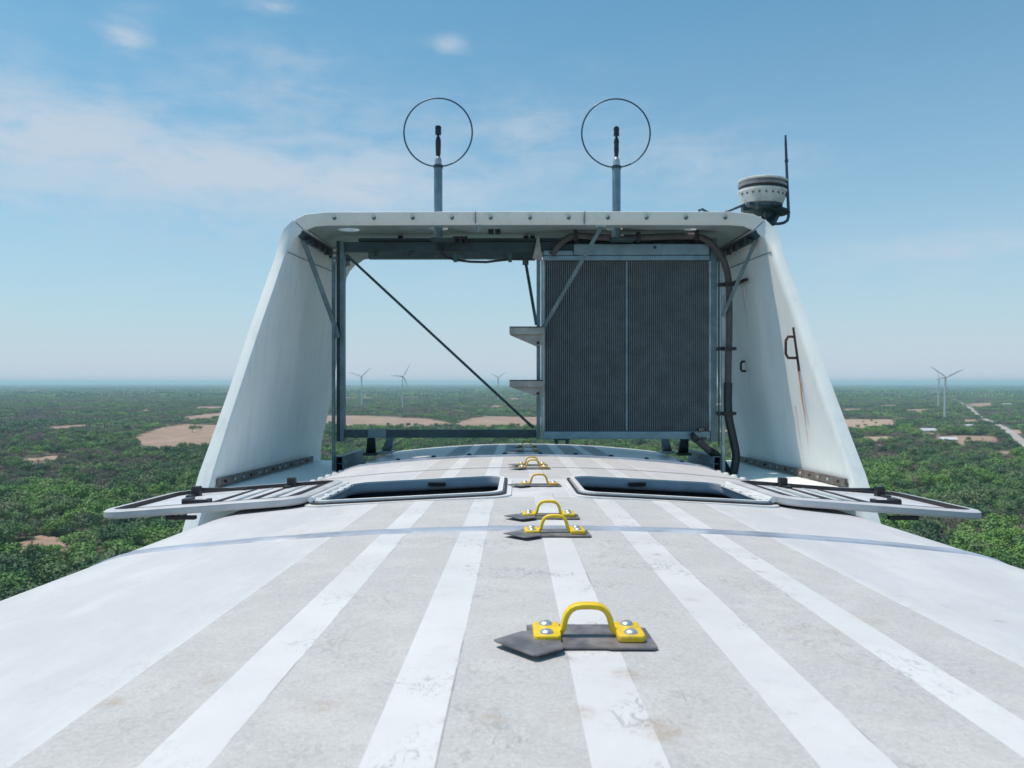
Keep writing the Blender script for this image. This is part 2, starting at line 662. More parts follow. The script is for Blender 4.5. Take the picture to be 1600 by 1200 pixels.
def make_nacelle():
    root = thing('wind_turbine_nacelle', 'white wind turbine nacelle roof with pale grey walkway stripes in the foreground', 'nacelle', (XC, 3.5, -1.2))
    # profile across (half), then down the side
    half = [0, .10, HX0, .40, .62, .85, HX1, 1.25, 1.45]
    th0 = math.atan(.116)
    r = .45
    cx, cz = 1.45 - r * math.sin(th0), .0841 + r * math.cos(th0)
    arc = [(cx + r * math.sin(t), cz - r * math.cos(t)) for t in [th0 + (math.pi / 2 - th0) * k / 12 for k in range(1, 13)]]
    prof = [(a, drop(a)) for a in half] + arc + [(arc[-1][0] + .02, 1.4), (arc[-1][0] - .05, 2.9), (arc[-1][0] - .5, 3.3)]
    full = [(-a, d) for a, d in prof[::-1][:-1]] + prof
    ys = [-3.5, -1, 0, .8, 1.6, 2.4, 3.0, HY0, HY1, 5.0, 5.8, 6.6, 7.4, 8.2, 8.92]
    bm = bmesh.new()
    grid = []
    for y in ys:
        grid.append([bm.verts.new((XC + a, y, -.43 - SL * y - d)) for a, d in full])
    # rear end curls down
    for (dy, k) in ((.10, .015), (.16, .06), (.19, .14), (.22, .6), (.2, 2.0)):
        grid.append([bm.verts.new((XC + a * (1 - k * .03), ys[-1] + dy, -.43 - SL * (ys[-1] + dy) - d - (k if d < 2.5 else 0))) for a, d in full])
    n = len(full)
    for j in range(len(grid) - 1):
        for i in range(n - 1):
            xa, xb = full[i][0], full[i + 1][0]
            mx = (xa + xb) / 2
            if j < len(ys) - 1 and abs(ys[j] - HY0) < 1e-6 and HX0 < abs(mx) < HX1 and full[i][1] < .2:
                continue
            bm.faces.new((grid[j][i], grid[j][i + 1], grid[j + 1][i + 1], grid[j + 1][i]))
    bm.faces.new(grid[0])
    b = MB()
    b.bm.free()
    b.bm = bm
    b.build('nacelle_shell', M['roof'], root, smooth=40)

    # sealed joints across the roof
    def strip(y0, y1, h, mat, name, xmax=1.86, rows=1):
        mb = MB()
        xs = [(-xmax + 2 * xmax * k / 60) for k in range(61)]
        secs = []
        for x in xs:
            hh = h * (1 + .4 * random.random())
            secs.append([(XC + x, y0, roof_z(XC + x, y0) - .002), (XC + x, y0 + .006, roof_z(XC + x, y0) + hh),
                         (XC + x, y1 - .006, roof_z(XC + x, y1) + hh), (XC + x, y1, roof_z(XC + x, y1) - .002)])
        mb.loft(secs, True, True)
        return mb.build(name, mat, root, smooth=50)
    strip(2.665, 2.755, .004, M['seal'], 'seal_strip')
    strip(5.40, 5.425, .003, M['seam'], 'roof_joint')
    strip(6.62, 6.69, .012, M['seal'], 'seal_strip')
    strip(6.75, 6.79, .006, M['seal'], 'seal_strip')
    # little bolt heads behind the joint and along the lip of the side
    for k in range(-5, 6):
        x = XC + k * .32 + .1
        mb = MB()
        mb.lathe([(.022, 0), (.022, .010), (.012, .018), (0, .019)], (x, 6.93, roof_z(x, 6.93) - .001), 8)
        mb.build('roof_bolt', M['galv_dark'], root, smooth=40)
    for sgn in (-1, 1):
        for k in range(9):
            y = 4.75 + k * .27
            xr = sgn * (1.56 + .01 * k)
            mb = MB()
            mb.lathe([(.03, 0), (.03, .012), (.018, .026), (0, .028)], (XC + xr, y, roof_z(XC + xr, y) - .004), 8)
            mb.build('roof_bolt', M['white'], root, smooth=40)

    # hatches -----------------------------------------------------------
    def rrect(x0, x1, y0, y1, r, n=6):
        pts = []
        for (cx_, cy_, a0) in ((x1 - r, y0 + r, -90), (x1 - r, y1 - r, 0), (x0 + r, y1 - r, 90), (x0 + r, y0 + r, 180)):
            for k in range(n + 1):
                t = R(a0 + 90 * k / n)
                pts.append((cx_ + r * math.cos(t), cy_ + r * math.sin(t)))
        return pts

    for sgn in (-1, 1):
        x0, x1 = (XC + HX0, XC + HX1) if sgn > 0 else (XC - HX1, XC - HX0)
        outer = rrect(x0 - .055, x1 + .055, HY0 - .045, HY1 + .05, .13)
        mid = rrect(x0 - .012, x1 + .012, HY0 - .012, HY1 + .012, .11)
        inner = rrect(x0 + .012, x1 - .012, HY0 + .012, HY1 - .012, .10)

        def lift(pts, h):
            return [(x, y, roof_z(x, y) + h) for x, y in pts]
        fr = MB()
        fr.loft([lift(outer, -.004), lift(outer, .008), lift(mid, .011), lift(mid, .026), lift(inner, .026), lift(inner, .016)], True)
        frame = fr.build('hatch_frame', M['white'], root, smooth=30)
        ga = MB()
        g0 = rrect(x0 - .03, x1 + .03, HY0 - .03, HY1 + .03, .12)
        g1 = rrect(x0 - .018, x1 + .018, HY0 - .018, HY1 + .018, .115)
        ga.loft([lift(g0, .008), lift(g0, .016), lift(g1, .018), lift(g1, .008)], True)
        ga.build('gasket', M['gasket'], frame, smooth=30)
        co = MB()
        secs = [lift(inner, .0155)]
        for (e, dz) in ((.012, -.005), (.012, -.022), (.008, -.034), (-.005, -.042), (-.03, -.045)):
            rr = rrect(x0 + e, x1 - e, HY0 + e, HY1 - e, max(.02, .10))
            secs.append(lift(rr, dz))
        co.loft(secs, True)
        cm = co.build('hatch_coaming', M['coaming'], root, smooth=50, recalc=False)
        ltx = (x0 + x1) / 2 - sgn * .06
        MB().box((ltx, HY1 - .03, roof_z(ltx, HY1) - .008), (.10, .03, .024), bev=.004).build('catch_plate', M['black'], cm)
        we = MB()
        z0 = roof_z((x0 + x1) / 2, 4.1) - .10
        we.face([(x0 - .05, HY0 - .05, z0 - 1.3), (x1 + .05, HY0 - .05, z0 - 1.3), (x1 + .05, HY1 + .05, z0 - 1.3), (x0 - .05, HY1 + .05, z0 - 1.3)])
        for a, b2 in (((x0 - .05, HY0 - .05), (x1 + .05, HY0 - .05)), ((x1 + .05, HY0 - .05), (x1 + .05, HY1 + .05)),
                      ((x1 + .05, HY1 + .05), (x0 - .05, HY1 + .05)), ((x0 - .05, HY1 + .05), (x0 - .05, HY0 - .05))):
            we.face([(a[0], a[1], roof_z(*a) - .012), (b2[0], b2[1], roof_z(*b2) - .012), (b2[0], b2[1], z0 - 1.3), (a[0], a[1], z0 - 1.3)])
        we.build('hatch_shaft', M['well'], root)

        # open lid, folded outwards, its inner side facing up
        hx = XC + sgn * (HX1 + .035)          # hinge line
        ox = XC + sgn * 2.13                  # outer end

        def lz(x, y):                         # plane of the lid
            f = (abs(x - XC) - (HX1 + .035)) / (2.13 - HX1 - .035)
            return -.43 - SL * y - .048 + .022 - f * .075
        lx0, lx1 = min(hx, ox), max(hx, ox)
        lid_y0, lid_y1 = HY0 - .01, HY1 + .03

        def lf(pts, h):
            return [(x, y, lz(x, y) + h) for x, y in pts]
        o1 = rrect(lx0, lx1, lid_y0, lid_y1, .13, 8)
        o2 = rrect(lx0 + .012, lx1 - .012, lid_y0 + .012, lid_y1 - .012, .12, 8)
        o3 = rrect(lx0 + .045, lx1 - .045, lid_y0 + .045, lid_y1 - .045, .09, 8)
        o4 = rrect(lx0 + .055, lx1 - .055, lid_y0 + .055, lid_y1 - .055, .08, 8)
        lm = MB()
        lm.loft([lf(o4, -.012), lf(o2, -.012), lf(o1, -.002), lf(o1, .022), lf(o2, .030), lf(o3, .030), lf(o4, .022), lf(o4, .0)], True)
        lid = lm.build('hatch_lid', M['lid'], root, smooth=35)
        lid['label'] = 'open roof hatch lid folded outwards, its ribbed inner side up'
        pn = MB()
        pn.bm.faces.new([pn.bm.verts.new(p) for p in lf(o4, .010)])
        pn.bm.faces.new([pn.bm.verts.new(p) for p in lf(o4, -.011)][::-1])
        pn.build('inner_panel', M['tray'], lid)
        gk = MB()
        gk.loft([lf(rrect(lx0 + .046, lx1 - .046, lid_y0 + .046, lid_y1 - .046, .09, 8), .005),
                 lf(rrect(lx0 + .046, lx1 - .046, lid_y0 + .046, lid_y1 - .046, .09, 8), .031),
                 lf(rrect(lx0 + .060, lx1 - .060, lid_y0 + .060, lid_y1 - .060, .075, 8), .031),
                 lf(rrect(lx0 + .060, lx1 - .060, lid_y0 + .060, lid_y1 - .060, .075, 8), .005)], True)
        gk.build('lid_gasket', M['gasket'], lid, smooth=35)
        for k in range(5):
            x = hx + sgn * (.13 + .095 * k)
            rb = MB()
            rb.bar((x, lid_y0 + .09, lz(x, lid_y0) + .011), (x, lid_y1 - .09, lz(x, lid_y1) + .011), .022, .012, bev=.003)
            rb.build('rib', M['galv_light'] if k % 2 else M['gasket'], lid)
        for (dx, dy, sx, sy) in ((.30, .83, .05, .05), (.80, .70, .05, .06), (.58, .10, .0, .0)):
            x = hx + sgn * dx
            y = lid_y0 + dy
            lt = MB()
            if sx:
                lt.box((x, y, lz(x, y) + .036), (sx, .04, .06), bev=.006)
                lt.box((x + sgn * .01, y - .05, lz(x, y) + .01), (sx * .8, .06, .03), bev=.004)
                if dx > .5:
                    lt.box((x - sgn * .14, y + .035, lz(x, y) + .045), (.26, .016, .014), bev=.003)
            else:
                lt.box((x, y + .05, lz(x, y) + .028), (.13, .02, .022), bev=.004)
                lt.box((x - sgn * .05, y + .08, lz(x, y) + .025), (.025, .06, .025), bev=.003)
                lt.box((x + sgn * .045, y + .08, lz(x, y) + .028), (.04, .07, .03), bev=.004)
                MB().box((x + sgn * .02, y - .06, lz(x, y) - .030), (.14, .03, .018), bev=.003).build('lid_handle', M['black'], lid)
            lt.build('latch', M['black'], lid)
        hg = MB()
        hg.tube([(hx - sgn * .015, HY0 + .05, roof_z(hx, HY0) + .03), (hx - sgn * .015, HY1 - .03, roof_z(hx, HY1) + .03)], .014, 10)
        hg.tube([(hx - sgn * .05, HY0 + .02, roof_z(hx, HY0) + .02), (hx - sgn * .05, HY1 - .0, roof_z(hx, HY1) + .02)], .011, 8)
        for k in range(5):
            y = HY0 + .1 + k * .165
            hg.box((hx - sgn * .03, y, roof_z(hx, y) + .024), (.06, .035, .02), bev=.003)
        hg.build('hinge', M['white'], lid, smooth=35)
    return root


make_nacelle()

# ------------------------------------------------------------------ hood round the cooler
# outer and inner outline of the front edge: (xr, z)
OUT = [(2.566, -1.10), (2.53, -.69), (2.464, -.285), (2.404, .098), (2.352, .487), (2.298, .825), (2.252, 1.10), (2.236, 1.25), (2.205, 1.38), (2.13, 1.47), (2.02, 1.52), (1.84, 1.54)]
INN = [(2.44, -1.10), (2.405, -.69), (2.355, -.285), (2.30, .098), (2.245, .487), (2.19, .825), (2.155, 1.08), (2.14, 1.20), (2.10, 1.30), (2.03, 1.375), (1.94, 1.415), (1.82, 1.425)]
REAR = [(2.41, -1.05), (2.39, -.70), (2.30, -.285), (2.23, .098), (2.19, .487), (2.15, .825), (2.12, 1.08), (2.10, 1.22), (2.06, 1.32), (2.00, 1.40), (1.90, 1.47), (1.78, 1.49)]


def rake(z):
    if z < 1.10:
        return 6.163 + .534 * z
    t = min(1, (z - 1.10) / .36)
    return 6.750 + .13 * t


def hood_sections(i, sgn):
    ox, oz = OUT[i]
    ix, iz = INN[i]
    rx, rz = REAR[i]
    yo = rake(oz)
    top = max(0, min(1, (oz - 1.15) / .35))
    yi = rake(iz) + .01 + .07 * top
    mx, mz = (ox + ix) / 2, (oz + iz) / 2
    s = [(ox - (ox - rx) * .1 + .02, yo + .6, oz), (ox, yo + .05, oz), (ox - .012, yo + .006, oz - .012 * top), (mx, (yo + yi) / 2 - .004, mz),
         (ix + .012, yi - .004, iz + .01 * top), (ix, yi + .014, iz), (ix - .012, yi + .05, iz + .02 * top)]
    # inner skin runs back to the crease, then turns in
    s += [((ix - .012) * .45 + rx * .55 + .01, 7.8, (iz + .02 * top) * .5 + rz * .5), (rx + .015, 8.38, rz), (rx - .035, 8.80, rz - .03 * top), (rx - .03, 8.86, rz - .05 * top),
          (rx + .02, 8.86, rz), (rx + .05, 8.5, rz + .02 + .05 * top)]
    return [(XC + sgn * a, b, c) for a, b, c in s]


def make_hood():
    root = thing('cooler_hood', 'tall white gelcoat hood open at the front, arching over the radiator', 'hood', (XC, 7.6, -1.0))
    for sgn, lab in ((-1, None), (1, 'right side panel with a rusty grab handle and rust runs')):
        mb = MB()
        mb.loft([hood_sections(i, sgn) for i in range(0, 10)], True, True)
        o = mb.build('side_panel', M['hood'], root, smooth=38)
        if lab:
            o['label'] = lab
        # rail with bolts where the wall stands on its ledge
        rl = MB()

        def wb(y, dx, dz):
            t = (y - 5.7) / 3.1
            return Vector((XC + sgn * (2.41 - .02 * t - dx), y, -.43 - SL * y - .188 + dz))
        for k in range(14):
            y = 5.82 + k * .19
            rl.bar(wb(y, .03, .04), wb(y + .186, .03, .04), .02, .062, up=(0, 0, 1))
        rail = rl.build('foot_rail', M['rail'], root)
        for k in range(13):
            y = 5.92 + k * .19
            p = wb(y, .045, .042)
            bt = MB()
            bt.lathe([(.011, 0), (.011, .010), (.006, .014), (0, .014)], p, 8, rot=Matrix.Rotation(-sgn * R(90), 3, 'Y'))
            bt.build('bolt', M['galv_light'] if k % 3 else M['rust'], rail, smooth=40)
        ld = MB()
        ld.loft([[wb(y, .02, dz) for dz in (0, .0)][:1] + [wb(y, .30, -.01), wb(y, .62, -.05), wb(y, .62, -.09), wb(y, .02, -.05)] for y in (5.75, 6.8, 7.8, 8.84)], True, True)
        ld.build('ledge', M['hood'], root)
        # joint line high on the inner wall
        jl = MB()
        a, b = (6.80, 1.155), (8.36, 1.21)
        for k in range(10):
            y0 = a[0] + (b[0] - a[0]) * k / 10
            y1 = a[0] + (b[0] - a[0]) * (k + 1) / 10

            def wx(y):
                t = (y - 6.8) / 1.6
                return 2.136 - (.022 * t)
            z0 = a[1] + (b[1] - a[1]) * k / 10
            z1 = a[1] + (b[1] - a[1]) * (k + 1) / 10
            jl.bar((XC + sgn * wx(y0), y0, z0), (XC + sgn * wx(y1), y1, z1), .008, .008)
        jl.build('panel_joint', M['seam'], root)
        # dark angle iron in the corner seam
        an = MB()
        an.bar((XC + sgn * 2.05, 6.92, 1.335), (XC + sgn * 2.02, 8.7, 1.375), .07, .05, bev=.004, up=(sgn * .7, 0, .7))
        an.bar((XC + sgn * 2.02, 7.0, 1.29), (XC + sgn * 1.99, 8.6, 1.33), .035, .04, bev=.004)
        ang = an.build('corner_angle', M['galv_dark'], root)
        for k in range(8):
            y = 7.05 + k * .2
            MB().box((XC + sgn * 2.0, y, 1.30), (.05, .04, .05), bev=.006).build('bolt', M['black'], ang)

    # top panel with drain and mast holes
    mb = MB()
    left = [hood_sections(i, -1) for i in (10, 11)]
    right = [hood_sections(i, 1) for i in (11, 10)]
    first = hood_sections(9, -1)
    last = hood_sections(9, 1)
    eps = .010

    def push(sec, dx):
        return [(x + dx, y, z) for x, y, z in sec]
    secs = [push(first, eps)] + left
    a, b = left[1], right[0]
    for k in range(1, 8):
        t = k / 8
        s = []
        for p, q in zip(a, b):
            c = 4 * t * (1 - t)
            s.append((p[0] + (q[0] - p[0]) * t, p[1] + .0 * c, p[2] + (q[2] - p[2]) * t + .004 * c))
        secs.append(s)
    secs += right + [push(last, -eps)]
    mb.loft(secs, True, True)
    top = mb.build('top_panel', M['hood'], root, smooth=38)
    cut = MB()
    holes = [(545, 362.5, 7.30, .100), (685, 365.5, 7.26, .095), (1078, 366, 7.3, .06), (960, 366, 7.28, .08)]
    for (x, y, d, r) in holes:
        p = P(x, y, d)
        cut.lathe([(r, 1.2), (r, 1.8)], (p.x, p.y, 0), 28)
    co = cut.build('cutter', None)
    bo = top.modifiers.new('holes', 'BOOLEAN')
    bo.operation = 'DIFFERENCE'
    bo.object = co
    bo.solver = 'EXACT'
    dg = bpy.context.evaluated_depsgraph_get()
    me = bpy.data.meshes.new_from_object(top.evaluated_get(dg))
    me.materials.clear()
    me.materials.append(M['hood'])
    me.materials.append(M['hood_shade'])
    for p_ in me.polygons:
        p_.material_index = 1 if (p_.normal.z < -.55 and p_.center.y > 7.0) else 0  # down-facing faces behind the lip take the painted shade
    top.modifiers.clear()
    top.data = me
    if len(me.polygons):
        me.set_sharp_from_angle(angle=R(30))
    bpy.data.objects.remove(co)
    # flange bolts and seams
    for px_ in (524, 585.6, 646, 707, 767, 828, 888, 949, 1009, 1070, 1131):
        p = P(px_, 342, 6.93)
        p.z = 1.478
        p.y = 6.885
        bt = MB()
        bt.lathe([(.018, -.01), (.018, .002), (.012, .006), (.012, .014), (.006, .018), (0, .018)], p, 10, rot=Matrix.Rotation(R(90), 3, 'X'))
        bt.build('bolt', M['galv'], root, smooth=40)
    for px_ in (743, 913):
        x = P(px_, 342, 6.9).x
        MB().box((x, 6.905, 1.482), (.006, .05, .108)).build('flange_seam', M['seam'], root)
    # small lug under the flange seam, and clips on the ceiling
    p = P(748, 356, 6.95)
    lg = MB()
    lg.tube([p + Vector((-.03, .05, .0)), p + Vector((.03, .03, .01))], .008, 8)
    lg.tube([p + Vector((0, .04, .06)), p + Vector((0, .03, -.03))], .010, 8)
    lg.build('lug', M['galv_light'], root, smooth=40)
    for (x, y, d) in ((767, 364, 7.3), (778, 364, 7.3), (626, 374, 7.6), (822, 373, 7.6), (832, 373, 7.6)):
        q = P(x, y, d)
        q.z = 1.432
        MB().box(q, (.05, .05, .04), bev=.006).build('ceiling_clip', M['black'], root)

    # grab handles on the right wall
    def d_handle(y, z, h, depth, name, label):
        wxr = 2.30 - (z - .1) * .13
        X = XC + wxr - .02
        hm = MB()
        hm.tube([(X, y, z + h), (X - depth * .8, y - .01, z + h), (X - depth, y - .01, z + h * .8), (X - depth, y - .01, z + h * .2), (X - depth * .8, y - .01, z), (X, y, z)], .012, 8)
        h_o = hm.build(name, M['rust'], root, smooth=50)
        h_o['label'] = label
        return X
    X = d_handle(6.52, .21, .18, .10, 'grab_handle', 'rusty D-shaped grab handle')
    pl = MB()
    pl.bar((XC + 2.235, 6.52, .47), (XC + 2.285, 6.52, .10), .04, .012, bev=.002, up=(1, 0, 0))
    pl.build('handle_plate', M['rust'], root)
    d_handle(7.95, .12, .10, .07, 'grab_handle', 'small rusty grab handle near the frame')
    hk = MB()
    hk.tube([(XC + 2.12, 7.55, 1.00), (XC + 2.04, 7.58, .995), (XC + 2.05, 7.75, 1.0), (XC + 2.13, 7.78, 1.0)], .013, 8)
    hk.bar((XC + 2.13, 7.50, 1.01), (XC + 2.12, 7.85, 1.0), .03, .02)
    hk.build('wall_hook', M['rust'], root, smooth=40)
    return root


make_hood()

# ------------------------------------------------------------------ steel frame
D = 7.4


def make_frame():
    root = thing('steel_support_frame', 'galvanised steel frame of posts and beams standing under the white hood', 'frame', (XC, D, -.9))
    g, gd, gl = M['galv'], M['galv_dark'], M['galv_light']

    def px_box(x0, x1, y0, y1, d0, d1, name, mat, bev=.003):
        a = P(x0, y0, d0)
        b = P(x1, y1, d0)
        return MB().span((a.x, d0, a.z), (b.x, d1, b.z), bev=bev).build(name, mat, root)
    # left post: a dark channel and a lighter face
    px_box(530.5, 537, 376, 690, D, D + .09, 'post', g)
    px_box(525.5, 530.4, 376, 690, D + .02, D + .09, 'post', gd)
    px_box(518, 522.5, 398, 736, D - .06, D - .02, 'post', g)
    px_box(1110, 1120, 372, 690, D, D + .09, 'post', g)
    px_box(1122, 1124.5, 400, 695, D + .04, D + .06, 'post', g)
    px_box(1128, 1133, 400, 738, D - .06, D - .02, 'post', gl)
    px_box(838.5, 844.5, 405, 686, D - .02, D + .03, 'post', g)
    px_box(845.5, 848, 405, 684, D, D + .03, 'post', gl)
    # beams
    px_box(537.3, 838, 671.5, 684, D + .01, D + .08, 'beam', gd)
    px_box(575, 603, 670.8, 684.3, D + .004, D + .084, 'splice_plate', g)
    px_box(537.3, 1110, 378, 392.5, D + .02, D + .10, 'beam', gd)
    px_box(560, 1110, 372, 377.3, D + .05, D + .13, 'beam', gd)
    tb = px_box(575, 845, 394, 404, 8.50, 8.58, 'beam', M['galv'])
    # green clips and the slack cable under the upper beam
    for x in (587, 641):
        px_box(x - 3, x + 3, 392.6, 399, D + .0, D + .06, 'clip', M['black'])
    for x in (711, 797):
        px_box(x - 3, x + 3, 394.5, 408, D - .04, D + .03, 'clip', M['green'])
    cb = MB()
    cb.tube([P(688, 386, D - .02), P(690, 396, D - .02), P(697, 402, D - .02), P(711, 406, D - .02), P(735, 409, D - .02), P(760, 409.5, D - .02), P(780, 407, D - .02), P(800, 405, D - .02), P(836, 405.5, D - .02)], .012, 8)
    cb.build('slack_cable', M['black'], root, smooth=60)
    # junction box bracket by the mast
    for (x0, x1, y0, y1) in ((708, 730, 369, 373), (708, 711, 369, 381), (727, 730, 369, 381), (717, 722, 372, 378)):
        px_box(x0, x1, y0, y1, D - .05, D - .01, 'bracket', M['black'])
    # gusset at the corner post and yellow-grey fitting at middle post
    px_box(519, 526, 386, 408, D - .05, D - .0, 'bracket', M['rail'])
    for k in range(3):
        p = P(523, 391 + k * 8, D - .055)
        MB().lathe([(.012, 0), (.012, .01), (0, .014)], p, 8, rot=Matrix.Rotation(R(90), 3, 'X')).build('bolt', gl, root)
    fm = MB()
    fm.prism([P(832, 404, D - .05), P(836, 388, D - .05), P(839, 371, D - .05), P(842, 371, D - .05), P(845, 388, D - .05), P(847, 407, D - .05)], (0, .03, 0))
    fm.build('bracket', M['step'], root)

    # braces
    def brace(a, b, w, h, mat, name='brace'):
        MB().bar(a, b, w, h, bev=.002, up=(0, 1, 0)).build(name, mat, root)
    brace(P(467, 357, 6.98), P(524, 512, D - .03), .045, .012, g)
    brace(P(524, 512, D - .03), P(528, 528, D - .03), .045, .014, g)
    brace(P(1184, 368, 6.98), P(1129, 494, D - .07), .034, .012, g)
    brace(P(940, 354, 6.98), P(849, 512, D - .05), .036, .010, g)
    brace(P(821, 408, 7.9), P(838, 507, D - .02), .03, .02, g)
    px_box(816.5, 826, 405, 413, 7.86, 7.92, 'bracket', g)
    MB().tube([P(541, 398, D - .01), P(834, 669, D - .01)], .0125, 8).build('tie_rod', gd, root, smooth=60)
    brace(P(930, 352, 6.97), P(948, 352, 6.97), .03, .012, gl, 'bracket')

    # fold-out foot steps
    for (y0, y1, y2) in ((510, 522, 540), (593.5, 605, 619)):
        st = MB()
        a = P(796, y0, 7.16)
        b = P(849, y1, 7.16)
        st.span((a.x, 7.16, a.z), (b.x, 7.36, a.z - .012), bev=.002)
        st.span((a.x, 7.16, a.z - .001), (b.x, 7.172, b.z), bev=.001)
        so = st.build('foot_step', M['step'], root)
        gu = MB()
        for yy in (7.20, 7.33):
            gu.prism([P(797, y0 + 2, 7.16) + Vector((0, yy - 7.16, 0)), P(849, y0 + 2, 7.16) + Vector((0, yy - 7.16, 0)), P(848, y2 - 3, 7.16) + Vector((0, yy - 7.16, 0)),
                      P(839, y2, 7.16) + Vector((0, yy - 7.16, 0)), P(797, y1, 7.16) + Vector((0, yy - 7.16, 0))], (0, .008, 0))
        gu.build('gusset', M['step'], so)
        p = P(840.5, y2 - 4, 7.19)
        MB().lathe([(.014, 0), (.014, .01), (.006, .016), (0, .016)], p, 10, rot=Matrix.Rotation(R(90), 3, 'X')).build('bolt', M['rust'], so)

    # base arms: hollow beams running back on each side, with tapering feet above
    for sgn in (-1, 1):
        def Q(xr, y, z):
            return Vector((XC + sgn * xr, y, z))
        x0, x1 = 1.76, 1.835
        zt, zb = -.70, -.855
        hb = MB()
        outer = [(x0, zt), (x1 + .0, zt), (x1, zb), (x0, zb)]
        t = .008
        inner = [(x0 + t, zt - t), (x1 - t, zt - t), (x1 - t, zb + t), (x0 + t, zb + t)]
        secs = [[Q(a, 8.35, b - .025) for a, b in outer], [Q(a, 7.30, b) for a, b in outer], [Q(a, 7.30, b) for a, b in inner], [Q(a, 8.33, b - .025) for a, b in inner]]
        hb.loft(secs, True)
        base = hb.build('base_arm', g, root)
        MB().box(Q((x0 + x1) / 2, 7.5, -.775), (x1 - x0 - 2 * t, .3, .008)).build('web', g, base)
        for k in range(2):
            MB().lathe([(.014, 0), (.014, .008), (0, .012)], Q(x0, 7.36 + .5 * k, -.76), 8, rot=Matrix.Rotation(-sgn * R(90), 3, 'Y')).build('bolt', gl, base)
        for (xa, xb, ya, d) in ((1.60, 1.52, 7.95, 0), (1.47, 1.36, 8.15, 1)):
            ft = MB()
            ft.prism([Q(xa + .07, ya, -.72), Q(xa - .03, ya, -.72), Q(xb - .02, ya - .45, -.54), Q(xb + .05, ya - .45, -.54)], (0, .05, 0))
            ft.box(Q(xa + .02, ya, -.735), (.14, .12, .03), bev=.004)
            ft.build('foot', gl if d else gd, root)
    # packers under the radiator
    px_box(865, 890, 684.6, 688, D, D + .12, 'foot', gd)
    px_box(867, 872, 688, 694, D + .02, D + .1, 'foot', gd)
    px_box(884, 889, 688, 694, D + .02, D + .1, 'foot', gd)
    return root


make_frame()


def make_radiator():
    root = thing('radiator', 'large dark ribbed cooling radiator with pale blue-grey headers under the hood', 'radiator', (P(979, 684, D).x, D, -.53))
    x0, x1 = P(851, 0, D).x, P(1108, 0, D).x
    zt, zb = P(0, 408, D).z, P(0, 673.5, D).z
    MB().span((x0, D + .03, zt), (x1, D + .10, zb)).build('core', M['core'], root)
    f = MB()
    n = 86
    for k in range(n):
        x = x0 + (x1 - x0) * (k + .5) / n
        w = .0062
        f.prism([(x - w / 2, D + .03, zb), (x - w / 2 * .6, D + .008, zb), (x + w / 2 * .6, D + .008, zb), (x + w / 2, D + .03, zb)], (0, 0, zt - zb))
    f.build('fin_bank', M['fin'], root)
    xm = P(979, 0, D).x
    MB().span((xm - .006, D - .002, zt), (xm + .006, D + .03, zb)).build('divider', M['alu'], root)
    tp = MB()
    a, b = P(896, 382, D), P(1107, 399, D)
    tp.span((a.x, D - .03, a.z), (b.x, D + .1, b.z), bev=.006)
    tp.build('header', M['alu'], root)
    a, b = P(849, 392, D), P(1109, 407, D)
    MB().span((a.x, D - .012, P(0, 399.5, D).z), (b.x, D + .1, b.z), bev=.005).build('header', M['alu'], root)
    MB().span((a.x, D - .016, a.z), (P(895, 0, D).x, D + .09, P(0, 399, D).z), bev=.005).build('header', M['alu'], root)
    a, b = P(849, 674, D), P(1109, 686, D)
    MB().span((a.x, D - .012, a.z), (b.x, D + .1, b.z), bev=.005).build('header', M['alu'], root)
    for (x0_, x1_) in ((848.2, 851), (1108, 1110)):
        MB().span((P(x0_, 0, D).x, D - .002, zt), (P(x1_, 0, D).x, D + .1, zb)).build('side_rail', M['galv_light'], root)
    p = P(1023, 387, D - .032)
    MB().lathe([(.016, 0), (.016, .008), (0, .012)], p, 10, rot=Matrix.Rotation(R(90), 3, 'X')).build('plug', M['galv_dark'], root)
    for (x, y) in ((1095, 671), (1100, 686)):
        MB().box(P(x, y, D - .03), (.05, .04, .03), bev=.004).build('port', M['rail'], root)
    return root


make_radiator()


